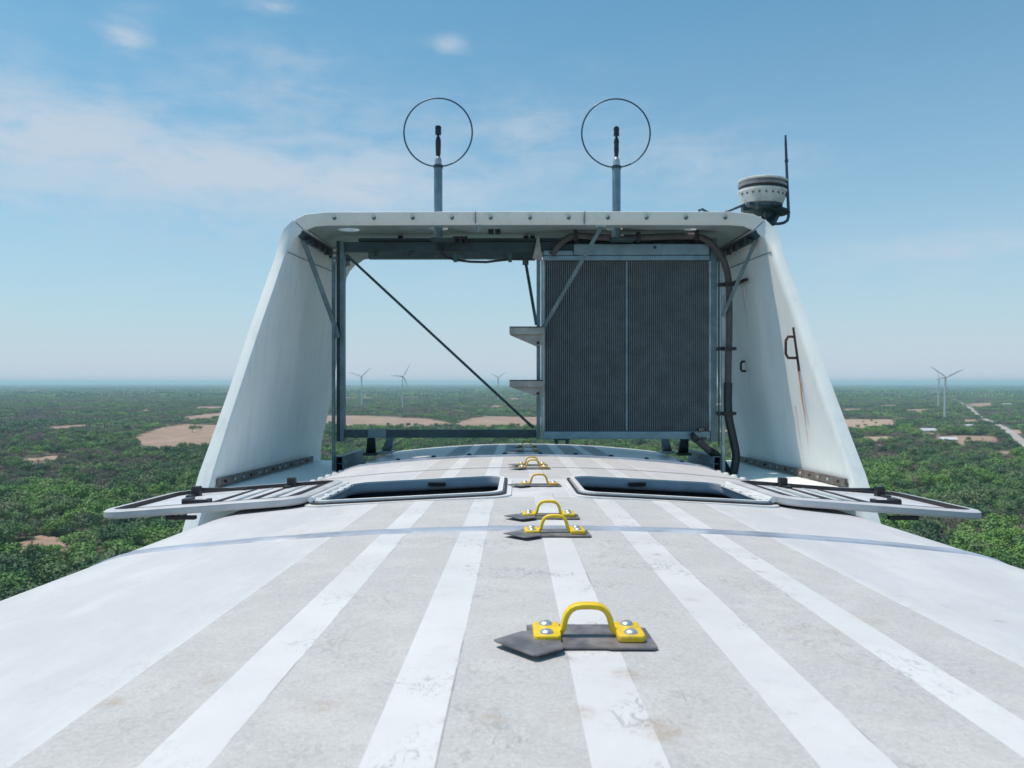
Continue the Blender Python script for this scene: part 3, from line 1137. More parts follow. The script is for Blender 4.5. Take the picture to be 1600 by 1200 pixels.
def make_hoses():
    d = D - .07
    root = thing('coolant_hose', 'thick grey and black coolant hose looping over and down beside the radiator', 'hose', P(1145, 735, d))

    def smooth_path(pts, n=6):
        out = []
        p = [pts[0]] + pts + [pts[-1]]
        for i in range(1, len(p) - 2):
            for k in range(n):
                t = k / n
                a, b, c, e = p[i - 1], p[i], p[i + 1], p[i + 2]
                out.append(.5 * ((2 * b) + (c - a) * t + (2 * a - 5 * b + 4 * c - e) * t * t + (-a + 3 * b - 3 * c + e) * t ** 3))
        out.append(pts[-1])
        return out
    up = [P(862, 398, d), P(869, 388, d), P(881, 376, d), P(896, 369, d), P(915, 369, d), P(950, 371.5, d), P(992, 371.5, d), P(1030, 370, d), P(1075, 369, d), P(1095, 371, d), P(1110, 380, d), P(1122, 394, d),
          P(1132, 412, d), P(1138, 438, d), P(1139, 470, d), P(1139, 520, d), P(1138, 560, d), P(1137.5, 600, d)]
    MB().tube(smooth_path(up), .031, 14).build('sleeve', M['hose'], root, smooth=60)
    lo = [P(1137.5, 598, d), P(1137, 630, d), P(1139, 655, d), P(1144, 680, d), P(1149, 705, d), P(1149, 722, d), P(1145, 742, d)]
    MB().tube(smooth_path(lo), .040, 14).build('lower_hose', M['hose_black'], root, smooth=60)
    for (x, y, w, h) in ((899, 369, 5, 17), (997, 371, 5, 15), (1087, 369, 6, 16)):
        MB().box(P(x, y, d), (w / F * d, .09, h / F * d), bev=.006).build('clamp', M['black'], root)
    for (x, y) in ((1139, 445), (1138, 545), (1138, 646)):
        c = MB()
        c.box(P(x + 1, y, d), (19 / F * d, .09, 5 / F * d), bev=.004)
        c.box(P(x - 12, y, d + .02), (12 / F * d, .04, 6 / F * d), bev=.004)
        c.build('clamp', M['black'], root)
    r2 = thing('return_hose', 'short grey hose leaving the lower right corner of the radiator', 'hose', P(1100, 700, d))
    MB().tube(smooth_path([P(1084, 684, d - .02), P(1092, 690, d), P(1102, 699, d + .02), P(1113, 708, d + .05), P(1122, 713, d + .1)]), .034, 12).build('sleeve', M['hose'], r2, smooth=60)
    MB().tube(smooth_path([P(1108, 704, d + .03), P(1118, 710, d + .06), P(1128, 722, d + .1), P(1136, 736, d + .1), P(1140, 748, d + .1)]), .038, 12).build('lower_hose', M['hose_black'], r2, smooth=60)
    MB().lathe([(.05, -.02), (.05, .02)], P(1085, 683, d - .02), 14, rot=Matrix.Rotation(R(50), 3, 'Y')).build('clamp', M['black'], r2, smooth=40)
    # thin cables tucked behind the big hose
    r3 = thing('cable_run', 'thin black cables strung along the ceiling behind the thick hose', 'cable', P(985, 380, d))
    for j, off in enumerate((8, 11)):
        pts = []
        for k in range(26):
            x = 870 + k * 8.8
            pts.append(P(x, 371 + off + 2.2 * math.sin(k * 1.3 + j * 2) + (3 if k % 5 == 0 else 0), d + .09))
        MB().tube(pts, .009, 6).build('cable', M['black'], r3, smooth=60)
    MB().tube(smooth_path([P(862, 392, d - .02), P(865, 380, d - .02), P(872, 374, d - .02), P(882, 373, d - .02)]), .010, 8).build('cable', M['black'], r3, smooth=60)


make_hoses()


# ------------------------------------------------------------------ yellow anchor handles on the roof
def make_anchor(mat):
    root = thing('anchor_handle', 'x', 'handle', (0, 0, 0))
    bp = MB()
    bp.prism([(-.112, -.01, .002), (-.112, .07, .002), (-.10, .075, .002), (.085, .075, .002), (.115, .05, .002), (.118, -.065, .002), (.11, -.072, .002), (.035, -.073, .002), (.03, -.069, .002), (-.055, -.069, .002)], (0, 0, .003))
    bp.build('base_plate', M['slate'], root)
    ap = MB()
    ap.prism([(-.172, -.045, .0085), (-.166, -.055, .0085), (-.104, -.128, .0085), (-.096, -.128, .0085), (-.052, -.092, .0085), (-.050, -.08, .0085), (-.06, .012, .0085), (-.122, .008, .0085)], (0, 0, .003))
    ap.build('arrow_plate', M['slate'], root)
    for s in (-1, 1):
        pd = MB()
        pd.prism([(s * .051, -.038, .006), (s * .056, -.045, .006), (s * .096, -.045, .006), (s * .101, -.038, .006), (s * .101, .042, .006), (s * .094, .049, .006), (s * .058, .049, .006), (s * .051, .042, .006)], (0, 0, .012), bev=.0022)
        pad = pd.build('pad', mat, root, smooth=40)
        for yy in (-.024, .031):
            rv = MB()
            rv.lathe([(.0135, .017), (.0135, .0185), (.0115, .0215), (.0075, .0238), (.003, .0248), (0, .025)], (s * .0765, yy, 0), 18)
            rv.build('rivet', M['rivet'], pad, smooth=60)
    # arch: a flat bar bent upwards, swept in the x-z plane
    path = [(-.064, .012), (-.056, .0125), (-.049, .015), (-.0455, .020), (-.0435, .028), (-.041, .038), (-.037, .047), (-.0305, .0545), (-.022, .059), (-.011, .0605)]
    path = path + [(0, .0608)] + [(-a, b) for a, b in path[::-1]]
    ar = MB()
    secs = []
    for i, (x, z) in enumerate(path):
        a = Vector(path[max(0, i - 1)])
        b = Vector(path[min(len(path) - 1, i + 1)])
        t = (b - a).normalized()
        nx, nz = -t.y, t.x
        h, w = .0052, .0105
        prof = [(-w, -h + .002), (-w + .002, -h), (w - .002, -h), (w, -h + .002), (w, h - .002), (w - .002, h), (-w + .002, h), (-w, h - .002)]
        secs.append([(x + nx * q, p, z + nz * q) for p, q in prof])
    ar.loft(secs, True, True)
    ar.build('arch', mat, root, smooth=45)
    return root


GA = 'yellow anchor handles in a row along the roof'
depths = [1.42, 2.585, 2.985, 4.17, 5.31, 5.60, 7.42, 8.15]
labels = ['yellow anchor handle nearest the camera, alone on its dark arrow-ended plate',
          'yellow anchor handle just in front of the near sealed joint, overlapping the one behind',
          'yellow anchor handle just behind the near sealed joint',
          'yellow anchor handle alone between the two open hatches',
          'yellow anchor handle just in front of the thin dark joint beyond the hatches',
          'yellow anchor handle just behind the thin dark joint beyond the hatches',
          'nearer of the two yellow handles in the shade under the hood',
          'farthest yellow handle, in the shade under the hood near the roof end']
an_a = make_anchor(M['yellow'])
an_b = make_anchor(M['yellow_old'])
for i, (d, lab) in enumerate(zip(depths, labels)):
    X = [.135, .134, .132, .133, .128, .125, .13, .13][i]
    loc = Vector((X, d, roof_z(X, d) + .001))
    rx = -math.atan(SL)
    if i == 0:
        o = an_a
        o.location = loc
        o['label'] = lab
        o['group'] = GA
    elif i == 3:
        o = an_b
        o.location = loc
        o['label'] = lab
        o['group'] = GA
    else:
        o = dup(an_a if i < 3 else an_b, loc, lab, GA)
    o.rotation_euler = (rx, 0, R([0, 1.2, -1, .5, 1, -1.5, 1, 0][i]))


# ------------------------------------------------------------------ wind sensors on masts
def make_sensor(px_, ytop, label, kind):
    d = 7.27
    p = P(px_, 374, d)
    root = thing('wind_sensor', label, 'wind sensor', p, 'wind sensors on masts above the hood')
    x = p.x
    z0, z1 = P(0, 378, d).z, P(0, ytop, d).z
    w = 6.6 / F * d
    MB().tube([(x, d, z0), (x, d, z1)], w, 20).build('mast', M['pole'], root, smooth=50)
    MB().tube([(x, d, z1 - .01), (x, d, z1 + .02)], w * 1.12, 20).build('collar', M['galv_dark'], root, smooth=50)
    MB().lathe([(w * .85, 0), (w * .85, .04), (w * .7, .065), (w * .35, .085), (w * .2, .095)], (x, d, z1 + .02), 18).build('cap', M['cap_metal'], root, smooth=50)
    zz = z1 + .105
    u = d / F
    if kind == 0:
        prof = [(3.2 * u, 0), (3.9 * u, 4 * u), (4.2 * u, 12 * u), (4.4 * u, 19 * u), (4.2 * u, 25 * u), (3.0 * u, 30 * u), (1.6 * u, 31.5 * u), (1.6 * u, 33 * u), (4.6 * u, 33.5 * u), (4.9 * u, 38 * u), (4.6 * u, 40 * u), (4.9 * u, 45 * u), (4.0 * u, 47 * u), (0, 47.2 * u)]
    else:
        prof = [(3.0 * u, 0), (3.4 * u, 5 * u), (4.1 * u, 12 * u), (3.6 * u, 18 * u), (4.3 * u, 24 * u), (3.0 * u, 29 * u), (1.6 * u, 31 * u), (1.6 * u, 32 * u), (4.5 * u, 33 * u), (4.6 * u, 36 * u), (3.9 * u, 38 * u), (4.6 * u, 43 * u), (4.2 * u, 46 * u), (1.5 * u, 48 * u), (0, 48.4 * u)]
    MB().lathe(prof, (x, d, zz), 16).build('sensor_body', M['black'], root, smooth=35)
    rg = MB()
    c = P(px_ + .8 * (1 if kind == 0 else -1) * 0 + (0 if kind == 0 else -1), ytop - 54 + (0 if kind else -0), d)
    rad = 53.3 / F * d
    pts = [Vector((c.x + rad * math.sin(t), d - .01, c.z - rad * math.cos(t))) for t in [2 * math.pi * k / 72 for k in range(73)]]
    rg.tube(pts, .0075, 8, cap=False)
    rg.build('lightning_ring', M['ring'], root, smooth=60)
    MB().box((x + .05, d - .03, P(0, 378, d).z + .012), (.22, .12, .03), bev=.004).build('mast_clamp', M['galv_dark'], root)


make_sensor(684.7, 261.5, 'left of the two masts on the hood: slim black wind sensor inside a thin ring', 0)
make_sensor(963, 263, 'right of the two masts on the hood: knobbly black wind sensor inside a thin ring', 1)


# ------------------------------------------------------------------ warning light, antenna, cable
def make_light():
    d = 7.25
    c = P(1189.5, 330, d)
    root = thing('warning_light', 'round aviation warning light with white rims on the right end of the hood', 'warning light', c)
    u = d / F
    x, y = c.x, d

    def z(py):
        return P(0, py, d).z
    tilt = Matrix.Rotation(R(2.5), 3, 'Y')
    base = Vector((x, y, z(322)))

    def part(prof, name, mat, parent=root):
        return MB().lathe([(r * u, (322 - py) * u) for r, py in prof], base, 32, rot=tilt).build(name, mat, parent, smooth=35)
    part([(31, 321), (35, 310), (36, 304), (37.5, 303.5), (37.5, 300), (36, 299.5)], 'lower_ring', M['lamp_body'])
    part([(34.5, 300), (34.5, 294)], 'dark_band', M['core'])
    part([(36.5, 294.5), (37.2, 293), (37.2, 291), (35.5, 290.5), (36, 289.5), (35.2, 288.5), (36, 287.5), (35.2, 286.5)], 'louvre_ring', M['lamp_glass'])
    part([(37.2, 287), (38, 285.5), (37.6, 284), (30, 281.5), (8, 280), (8, 278.2), (5, 277.2), (0, 277)], 'cap', M['lamp_body'])
    part([(24, 327), (26, 321.5)], 'neck', M['galv'])
    part([(22, 334), (28, 331), (29, 328.5), (22, 326)], 'mounting_plate', M['galv_dark'])
    for k in range(10):
        t = R(-170 + 16 * k + 8)
        p = base + tilt @ Vector((36 * u * math.cos(t), 36 * u * math.sin(t), (322 - 308) * u))
        MB().lathe([(.008, -.008), (.008, .008)], p, 6).build('screw', M['rail'], root)
    for (px_, py, w, h, dd) in ((1173, 320, 9, 6, -.22), (1184, 322, 5, 8, -.24), (1212, 320, 12, 4, -.2), (1165, 327, 12, 8, -.08), (1219, 326, 2.5, 12, -.1), (1200, 338, 14, 14, -.05), (1222, 309, 4, 5, -.05)):
        MB().box(P(px_, py, d + dd), (w * u, .08, h * u), bev=.004).build('bracket', M['galv_dark'], root)
    arm = MB()
    arm.lathe([(0, 0), (.09, .005), (.13, .03), (.12, .05), (0, .055)], P(1211, 336, d - .05), 20, rot=Matrix.Rotation(R(8), 3, 'Y'))
    arm.build('junction_disc', M['galv_dark'], root, smooth=40)
    MB().bar(P(1196, 352, d - .12), P(1206, 334, d - .02), .16, .05, bev=.01).build('mounting_arm', M['galv_dark'], root)
    MB().tube([P(1163, 320, d - .1), P(1150, 325, d - .1), P(1140, 329, d - .08), P(1128, 333, d - .05), P(1110, 334.5, d), P(1103, 331, d), P(1097, 327.5, d), P(1092, 328.5, d), P(1093, 333, d)], .013, 8).build('supply_cable', M['ring'], root, smooth=60)
    r2 = thing('whip_antenna', 'thin dark whip antenna bent up beside the warning light', 'antenna', P(1206, 350, d))
    MB().tube([P(1204, 350, d - .1), P(1216, 350, d - .1), P(1224, 348.5, d - .1), P(1229.5, 345, d - .1), P(1231.5, 338, d - .1), P(1231, 322, d - .1), P(1229.5, 290, d - .1), P(1228, 252, d - .1), P(1227, 225, d - .1), P(1226.6, 212, d - .1)],
              [.014, .014, .014, .014, .014, .014, .013, .0125, .012, .009], 10).build('whip', M['ring'], r2, smooth=60)
    MB().tube([P(1228.2, 254, d - .1), P(1228, 250, d - .1)], .017, 10).build('ferrule', M['galv_dark'], r2, smooth=60)


make_light()

# ------------------------------------------------------------------ landscape
GZ = -80.0


def G(x, y, h=0.0):
    """photo pixel -> point on the plain"""
    d = -GZ * F / (y - VPY)
    return Vector(((x - VPX) / F * d, d, GZ + h))


def ground_material():
    t = NT('plain_scrubland')
    pos = t.n.new('ShaderNodeNewGeometry').outputs['Position']
    a = t.noise(.0011, 6, .6, vec=pos)
    b = t.noise(.012, 7, .65, vec=pos)
    c0 = t.mix(t.ramp(b, .35, .65), (.06, .09, .045), (.12, .115, .08))
    c1 = t.mix(t.ramp(a, .55, .72), c0, (.16, .125, .085))
    d = t.noise(.35, 4, .7, vec=pos)
    c2 = t.mix(t.ramp(d, .3, .7), t.mix(.4, c1, (.03, .035, .02)), c1)
    t.color(c2)
    t.set(Roughness=.95)
    return t.m


def field_material(name, ca, cb, cc):
    t = NT(name)
    pos = t.n.new('ShaderNodeNewGeometry').outputs['Position']
    a = t.noise(.02, 6, .65, vec=pos)
    c = t.mix(t.ramp(a, .35, .68), ca, cb)
    b = t.noise(.12, 6, .75, vec=pos)
    c = t.mix(t.math('MULTIPLY', t.ramp(b, .48, .66), .75), c, cc)
    tr = t.ramp(t.noise(.05, 3, .5, vec=pos, stretch=(.25, 2.2, 1)), .5, .6)
    c = t.mix(t.math('MULTIPLY', tr, .28), c, [q * .6 for q in ca])
    t.color(c)
    t.set(Roughness=.95)
    return t.m


def structure(o):
    o['kind'] = 'structure'
    return o


gm = ground_material()
mb = MB()
nx = 24
L = 60000
for i in range(nx):
    for j in range(nx):
        x0, x1 = -L + 2 * L * i / nx, -L + 2 * L * (i + 1) / nx
        y0, y1 = -20000 + (L + 20000) * j / nx, -20000 + (L + 20000) * (j + 1) / nx
        mb.face([(x0, y0, GZ), (x1, y0, GZ), (x1, y1, GZ), (x0, y1, GZ)])
bmesh.ops.remove_doubles(mb.bm, verts=mb.bm.verts[:], dist=.01)
structure(mb.build('ground', gm))
fm1 = field_material('dry_earth', (.30, .20, .15), (.40, .27, .20), (.16, .15, .09))
fm2 = field_material('pale_earth', (.38, .26, .19), (.46, .33, .25), (.26, .20, .13))
FIELDS = [
    ([(440, 650), (560, 649.5), (600, 651), (640, 653), (672, 655), (700, 660), (712, 664), (700, 668), (640, 669.5), (560, 670), (440, 671)], 1),
    ([(705, 668), (716, 660), (735, 654), (760, 650.5), (800, 651), (870, 652), (960, 655), (960, 669), (860, 671), (780, 671), (720, 671)], 1),
    ([(430, 680), (520, 678), (530, 682), (520, 687), (430, 689)], 2),
    ([(640, 686), (760, 684.5), (900, 685), (1010, 687), (1100, 690), (1090, 694), (980, 695), (860, 692), (700, 689.5)], 2),
    ([(196, 690), (222, 678), (255, 668), (290, 663), (330, 664), (400, 667), (395, 700), (330, 703), (290, 709), (252, 711), (215, 706)], 1),
    ([(268, 655), (300, 650), (345, 645), (420, 647), (410, 654), (340, 655), (300, 659)], 1),
    ([(1290, 657), (1330, 655), (1397, 655.5), (1402, 664), (1390, 675), (1350, 677), (1300, 679)], 2),
    ([(1346, 683), (1392, 682), (1404, 688), (1390, 697), (1350, 695)], 2),
    ([(1425, 671), (1470, 670), (1478, 678), (1440, 684), (1425, 681)], 2),
    ([(1495, 656), (1524, 655), (1528, 663), (1500, 666)], 1),
    ([(1408, 640), (1450, 639), (1452, 644), (1410, 645)], 2),
    ([(1350, 634), (1400, 633), (1405, 637), (1352, 638)], 2),
    ([(1455, 682), (1500, 680.5), (1552, 682), (1562, 690), (1545, 701), (1500, 702), (1468, 699)], 1),
    ([(1510, 631), (1551, 629), (1553, 637), (1520, 639)], 1),
    ([(1542, 706), (1584, 705), (1592, 716), (1560, 722)], 1),
    ([(1418, 627), (1475, 627), (1476, 628.6), (1420, 628.6)], 2),
    ([(500, 622), (560, 621), (600, 622), (590, 623.4), (505, 624)], 2),
    ([(1120, 672), (1210, 672), (1200, 680), (1120, 682)], 2),
    ([(1570, 672), (1640, 671), (1640, 676), (1575, 678)], 2),
    ([(5, 858), (60, 838), (115, 845), (100, 870), (30, 884)], 1),
    ([(60, 668), (130, 664), (150, 669), (80, 675)], 1),
    ([(20, 720), (90, 712), (110, 720), (40, 730)], 2),
    ([(138, 696), (165, 694), (162, 700), (140, 702)], 1),
]


def inside(px_, py_, poly):
    r = np.zeros(px_.shape, bool)
    n = len(poly)
    j = n - 1
    for i in range(n):
        xi, yi = poly[i]
        xj, yj = poly[j]
        c = ((yi > py_) != (yj > py_)) & (px_ < (xj - xi) * (py_ - yi) / (yj - yi + 1e-12) + xi)
        r ^= c
        j = i
    return r


frs = random.Random(21)
for k in range(34):
    yy = 606 + 44 * frs.random() ** 1.3
    xx = frs.uniform(-60, 1660)
    ww = frs.uniform(10, 60)
    hh = (yy - 598) * frs.uniform(.025, .07)
    if 1470 < xx + ww / 2 < 1600 and yy > 622:
        continue
    FIELDS.append(([(xx, yy), (xx + ww * .3, yy - hh), (xx + ww, yy - hh * .7), (xx + ww * 1.05, yy + hh * .3), (xx + ww * .6, yy + hh), (xx + ww * .2, yy + hh * .8)], 1 + k % 2))

for k, (poly, kind) in enumerate(FIELDS):
    pts = []
    n = len(poly)
    for i in range(n):
        a, b = G(*poly[i]), G(*poly[(i + 1) % n])
        for q in range(14):
            t = q / 14
            p = a.lerp(b, t)
            p += Vector((random.uniform(-1, 1), random.uniform(-1, 1), 0)) * min(8.0, (b - a).length * .05)
            p.z = GZ + .25 + .01 * k
            pts.append(p)
    f = MB()
    f.bm.faces.new([f.bm.verts.new(p) for p in pts])
    structure(f.build('field', fm1 if kind == 1 else fm2))

ROAD = [(1486, 623), (1492, 626), (1503, 631), (1513, 637), (1530, 652), (1548, 660), (1566, 668), (1582, 679), (1602, 697), (1640, 730)]
rd = MB()
secs = []
for i, (x, y) in enumerate(ROAD):
    p = G(x, y)
    q = G(*ROAD[min(i + 1, len(ROAD) - 1)]) - G(*ROAD[max(i - 1, 0)])
    q.normalize()
    s = Vector((q.y, -q.x, 0)) * 6.0
    secs.append([p - s + Vector((0, 0, .6)), p + s + Vector((0, 0, .6))])
rd.loft(secs, False)
structure(rd.build('road', field_material('pale_gravel', (.36, .34, .31), (.44, .41, .38), (.3, .28, .25))))


# --- tree prototypes
greens = [(.105, .215, .080), (.19, .37, .08), (.05, .115, .07), (.23, .28, .14)]
brown = [(.20, .165, .15), (.29, .22, .195), (.16, .16, .13), (.15, .18, .11)]
M['leaf'] = leaf_material('scrub_leaves', greens)
M['dry'] = leaf_material('dry_twigs', brown)


def crown_mesh(seed, r, h, nleaf, leaf, blobs=7, open_=0.0):
    rnd = np.random.RandomState(seed)
    cs = []
    for k in range(blobs):
        a = rnd.uniform(0, 2 * math.pi)
        q = r * .62 * math.sqrt(rnd.uniform(0, 1)) if k else 0
        cs.append((q * math.cos(a), q * math.sin(a), h * rnd.uniform(.42, .70) if k else h * .60, r * rnd.uniform(.34, .55), h * rnd.uniform(.22, .36)))
    verts, faces = [], []
    for k in range(nleaf):
        c = cs[rnd.randint(len(cs))]
        v = rnd.normal(size=3)
        v /= np.linalg.norm(v)
        if v[2] < -.35:
            v[2] *= -.6
        q = rnd.uniform(.62 if not open_ else .2, 1.12)
        p = np.array([c[0] + v[0] * c[3] * q, c[1] + v[1] * c[3] * q, c[2] + v[2] * c[4] * q])
        nrm = v + rnd.normal(size=3) * .45
        nrm /= np.linalg.norm(nrm)
        t = np.cross(nrm, [.3, .2, .9])
        t /= np.linalg.norm(t)
        b = np.cross(nrm, t)
        s = leaf * rnd.uniform(.6, 1.3)
        i = len(verts)
        verts += [tuple(p + t * s), tuple(p + b * s * .8), tuple(p - t * s), tuple(p - b * s * .8)]
        faces.append((i, i + 1, i + 2, i + 3))
    me = bpy.data.meshes.new('crown')
    me.from_pydata(verts, [], faces)
    return me


def trunk_mesh(seed, h, r0):
    rnd = random.Random(seed)
    mb = MB()
    top = Vector((rnd.uniform(-.4, .4), rnd.uniform(-.4, .4), h * .5))
    mb.tube([(0, 0, -.3), top * .5 + Vector((.1, 0, 0)), top], [r0, r0 * .8, r0 * .6], 6)
    for k in range(5):
        a = rnd.uniform(0, 6.28)
        e = top + Vector((math.cos(a) * h * .3, math.sin(a) * h * .3, h * rnd.uniform(.12, .32)))
        mb.tube([top * .85, top.lerp(e, .5) + Vector((0, 0, .15)), e], [r0 * .5, r0 * .32, r0 * .12], 5)
    me = bpy.data.meshes.new('trunk')
    mb.bm.to_mesh(me)
    mb.bm.free()
    me.materials.append(M['bark'])
    return me


PROTO = []
for s in range(6):
    me = crown_mesh(10 + s, 5.0, 7.0 + s * .25, 950, .34, blobs=9 + s % 4)
    me.materials.append(M['leaf'])
    PROTO.append((me, trunk_mesh(s, 7.0, .22), 'leafy_tree'))
for s in range(2):
    me = crown_mesh(40 + s, 3.8, 6.0, 330, .22, blobs=7, open_=1)
    me.materials.append(M['dry'])
    PROTO.append((me, trunk_mesh(30 + s, 6.5, .2), 'dry_tree'))
# mid-distance clumps of several crowns
CLUMP = []
for s in range(4):
    me = crown_mesh(70 + s, 14, 8.5, 420, 1.15, blobs=26)
    me.materials.append(M['leaf'])
    CLUMP.append(me)
me = crown_mesh(90, 13, 7, 380, .9, blobs=26, open_=1)
me.materials.append(M['dry'])
CLUMP.append(me)
FAR = []
for s in range(3):
    me = crown_mesh(120 + s, 48, 11, 260, 4.2, blobs=60)
    me.materials.append(M['leaf'])
    FAR.append(me)

rng = np.random.RandomState(3)


def vnoise(x, y, s, seed):
    """cheap smooth value noise"""
    r = np.random.RandomState(seed)
    tab = r.rand(64, 64)
    u, v = x / s, y / s
    i, j = np.floor(u).astype(int), np.floor(v).astype(int)
    fu, fv = u - i, v - j
    fu, fv = fu * fu * (3 - 2 * fu), fv * fv * (3 - 2 * fv)
    g = lambda a, b: tab[a % 64, b % 64]
    return (g(i, j) * (1 - fu) + g(i + 1, j) * fu) * (1 - fv) + (g(i, j + 1) * (1 - fu) + g(i + 1, j + 1) * fu) * fv


def scatter(n, d0, d1, amax=.80):
    """random points on the plain between two distances, kept off the fields, the road and the machine"""
    d = np.sqrt(rng.uniform(d0 * d0, d1 * d1, n))
    u = rng.uniform(-amax, amax, n)
    x = u * d
    px_ = VPX + u * F
    py_ = VPY - GZ * F / d
    keep = np.ones(n, bool)
    for poly, kind in FIELDS:
        keep &= ~inside(px_, py_, poly)
    rp = [G(*p) for p in ROAD]
    for a, b in zip(rp[:-1], rp[1:]):
        ax, ay, bx, by = a.x, a.y, b.x, b.y
        L2 = (bx - ax) ** 2 + (by - ay) ** 2
        t = np.clip(((x - ax) * (bx - ax) + (d - ay) * (by - ay)) / L2, 0, 1)
        keep &= np.hypot(x - ax - t * (bx - ax), d - ay - t * (by - ay)) > 13
    # thinner in places
    th = vnoise(x, d, 70, 5) * .6 + vnoise(x, d, 25, 6) * .4
    keep &= ~((th > .68) & (rng.rand(n) < .75))
    return x[keep], d[keep], px_[keep], py_[keep]


x, d, px_, py_ = scatter(34000, 230, 1250)
# what of it the photograph shows
leftvis = (px_ < 330) & (py_ < 930 - .36 * px_)
lf = (px_ > -5) & leftvis & (px_ < 200 + (900 - py_) * .45)
rt = (px_ > 1325) & (px_ < 1605) & (px_ > 1300 + (py_ - 600) * .33) & (py_ < 800 + (px_ - 1350) * .33)
mid = (px_ > 540) & (px_ < 836) & (py_ > 650) & (py_ < 690)
vis = lf | rt
order = np.argsort(np.where(vis, d, 1e9))
near = order[:270]
ismask = np.zeros(len(x), bool)
ismask[near] = True
dryness = vnoise(x, d, 210, 9) * .55 + vnoise(x, d, 60, 10) * .45
ni = 0
for i in near:
    dry = (dryness[i] > .52 and rng.rand() < .8) or rng.rand() < .10
    me, tr, nm = PROTO[6 + rng.randint(2)] if dry else PROTO[rng.randint(6)]
    side = 'left' if px_[i] < 800 else 'right'
    if dry:
        lab = 'sparse brown dry tree in the woodland on the %s of the hood' % side
        grp = 'dry trees in the woodland on the %s' % side
    else:
        lab = 'bushy green tree in the dense woodland on the %s of the hood' % side
        grp = 'green trees in the woodland on the %s' % side
    r = thing(nm, lab, 'tree', (x[i], d[i], GZ), grp)
    s = .55 + 1.15 * rng.rand() ** 1.6
    r.scale = (s * rng.uniform(.9, 1.2), s * rng.uniform(.9, 1.2), s * rng.uniform(.8, 1.15))
    r.rotation_euler = (0, 0, rng.uniform(0, 6.28))
    for m_, n_ in ((me, 'crown'), (tr, 'trunk')):
        o = bpy.data.objects.new(n_, m_)
        COL.objects.link(o)
        o.parent = r

# separate trees standing in the bare fields (photo pixel of the foot, height m, kind)
LONE = [(548, 669, 7, 0), (556, 668.5, 6.5, 0), (570, 667.5, 6, 0), (579, 667.5, 6.5, 0), (588, 669, 5, 1), (606, 666, 7, 0), (628, 668, 8, 0), (637, 668, 9, 0), (650, 668, 8, 0), (660, 668, 7, 1),
        (688, 668, 8, 0), (697, 668, 9, 0), (730, 668.5, 6, 0), (733, 657, 3.4, 1), (752, 668, 4, 1), (772, 669, 9, 1), (791, 668.5, 6, 0), (800, 668.5, 9, 0), (809, 667.5, 8, 0), (819, 668, 7, 1), (681, 667, 7, 0),
        (510, 666, 7, 0), (516, 664, 8, 0), (1351, 667, 7, 0), (1368, 663, 6, 0), (1379, 668, 7, 0), (1389, 664, 6, 1), (1361, 659, 5, 0), (1340, 669, 7, 0), (1372, 671, 5, 1), (1348, 661, 5, 0),
        (300, 676, 12, 0), (312, 673, 9, 0), (285, 708, 13, 0), (298, 706, 11, 0), (276, 712, 10, 0), (318, 704, 9, 0), (1478, 691, 6, 0), (1512, 690, 7, 0), (1534, 688, 5, 1), (1550, 712, 6, 0), (560, 689, 7, 0), (585, 688, 8, 0)]
ORD = ['first', 'second', 'third', 'fourth', 'fifth', 'sixth', 'seventh', 'eighth', 'ninth', 'tenth', 'eleventh', 'twelfth', 'thirteenth', 'fourteenth',
       'fifteenth', 'sixteenth', 'seventeenth', 'eighteenth', 'nineteenth', 'twentieth', 'twenty-first', 'twenty-second', 'twenty-third', 'twenty-fourth', 'twenty-fifth']


def lone_where(tx):
    return 'seen through the open frame' if 505 < tx < 840 else ('on the left of the hood' if tx < 500 else 'on the right of the hood')


seen = {}
for (tx, ty, hh, dry) in sorted(LONE):
    p = G(tx, ty)
    me, tr, nm = PROTO[6 + rng.randint(2)] if dry else PROTO[rng.randint(6)]
    where = lone_where(tx)
    kind = 'sparse brown tree' if dry else 'round green tree'
    k = seen.get((kind, where), 0)
    seen[(kind, where)] = k + 1
    r = thing(nm, '%s %s from the left on bare field %s' % (ORD[k], kind, where), 'tree', p, '%ss on the bare field %s' % (kind, where))
    s = hh / 7.6
    r.scale = (s, s, s)
    r.rotation_euler = (0, 0, rng.uniform(0, 6.28))
    for m_, n_ in ((me, 'crown'), (tr, 'trunk')):
        o = bpy.data.objects.new(n_, m_)
        COL.objects.link(o)
        o.parent = r


# --- the rest of the wood: instanced crowns, one object
def proto_collection(name, meshes):
    c = bpy.data.collections.new(name)
    for k, me in enumerate(meshes):
        o = bpy.data.objects.new('%s_form_%02d' % (name, k), me)
        c.objects.link(o)
    return c


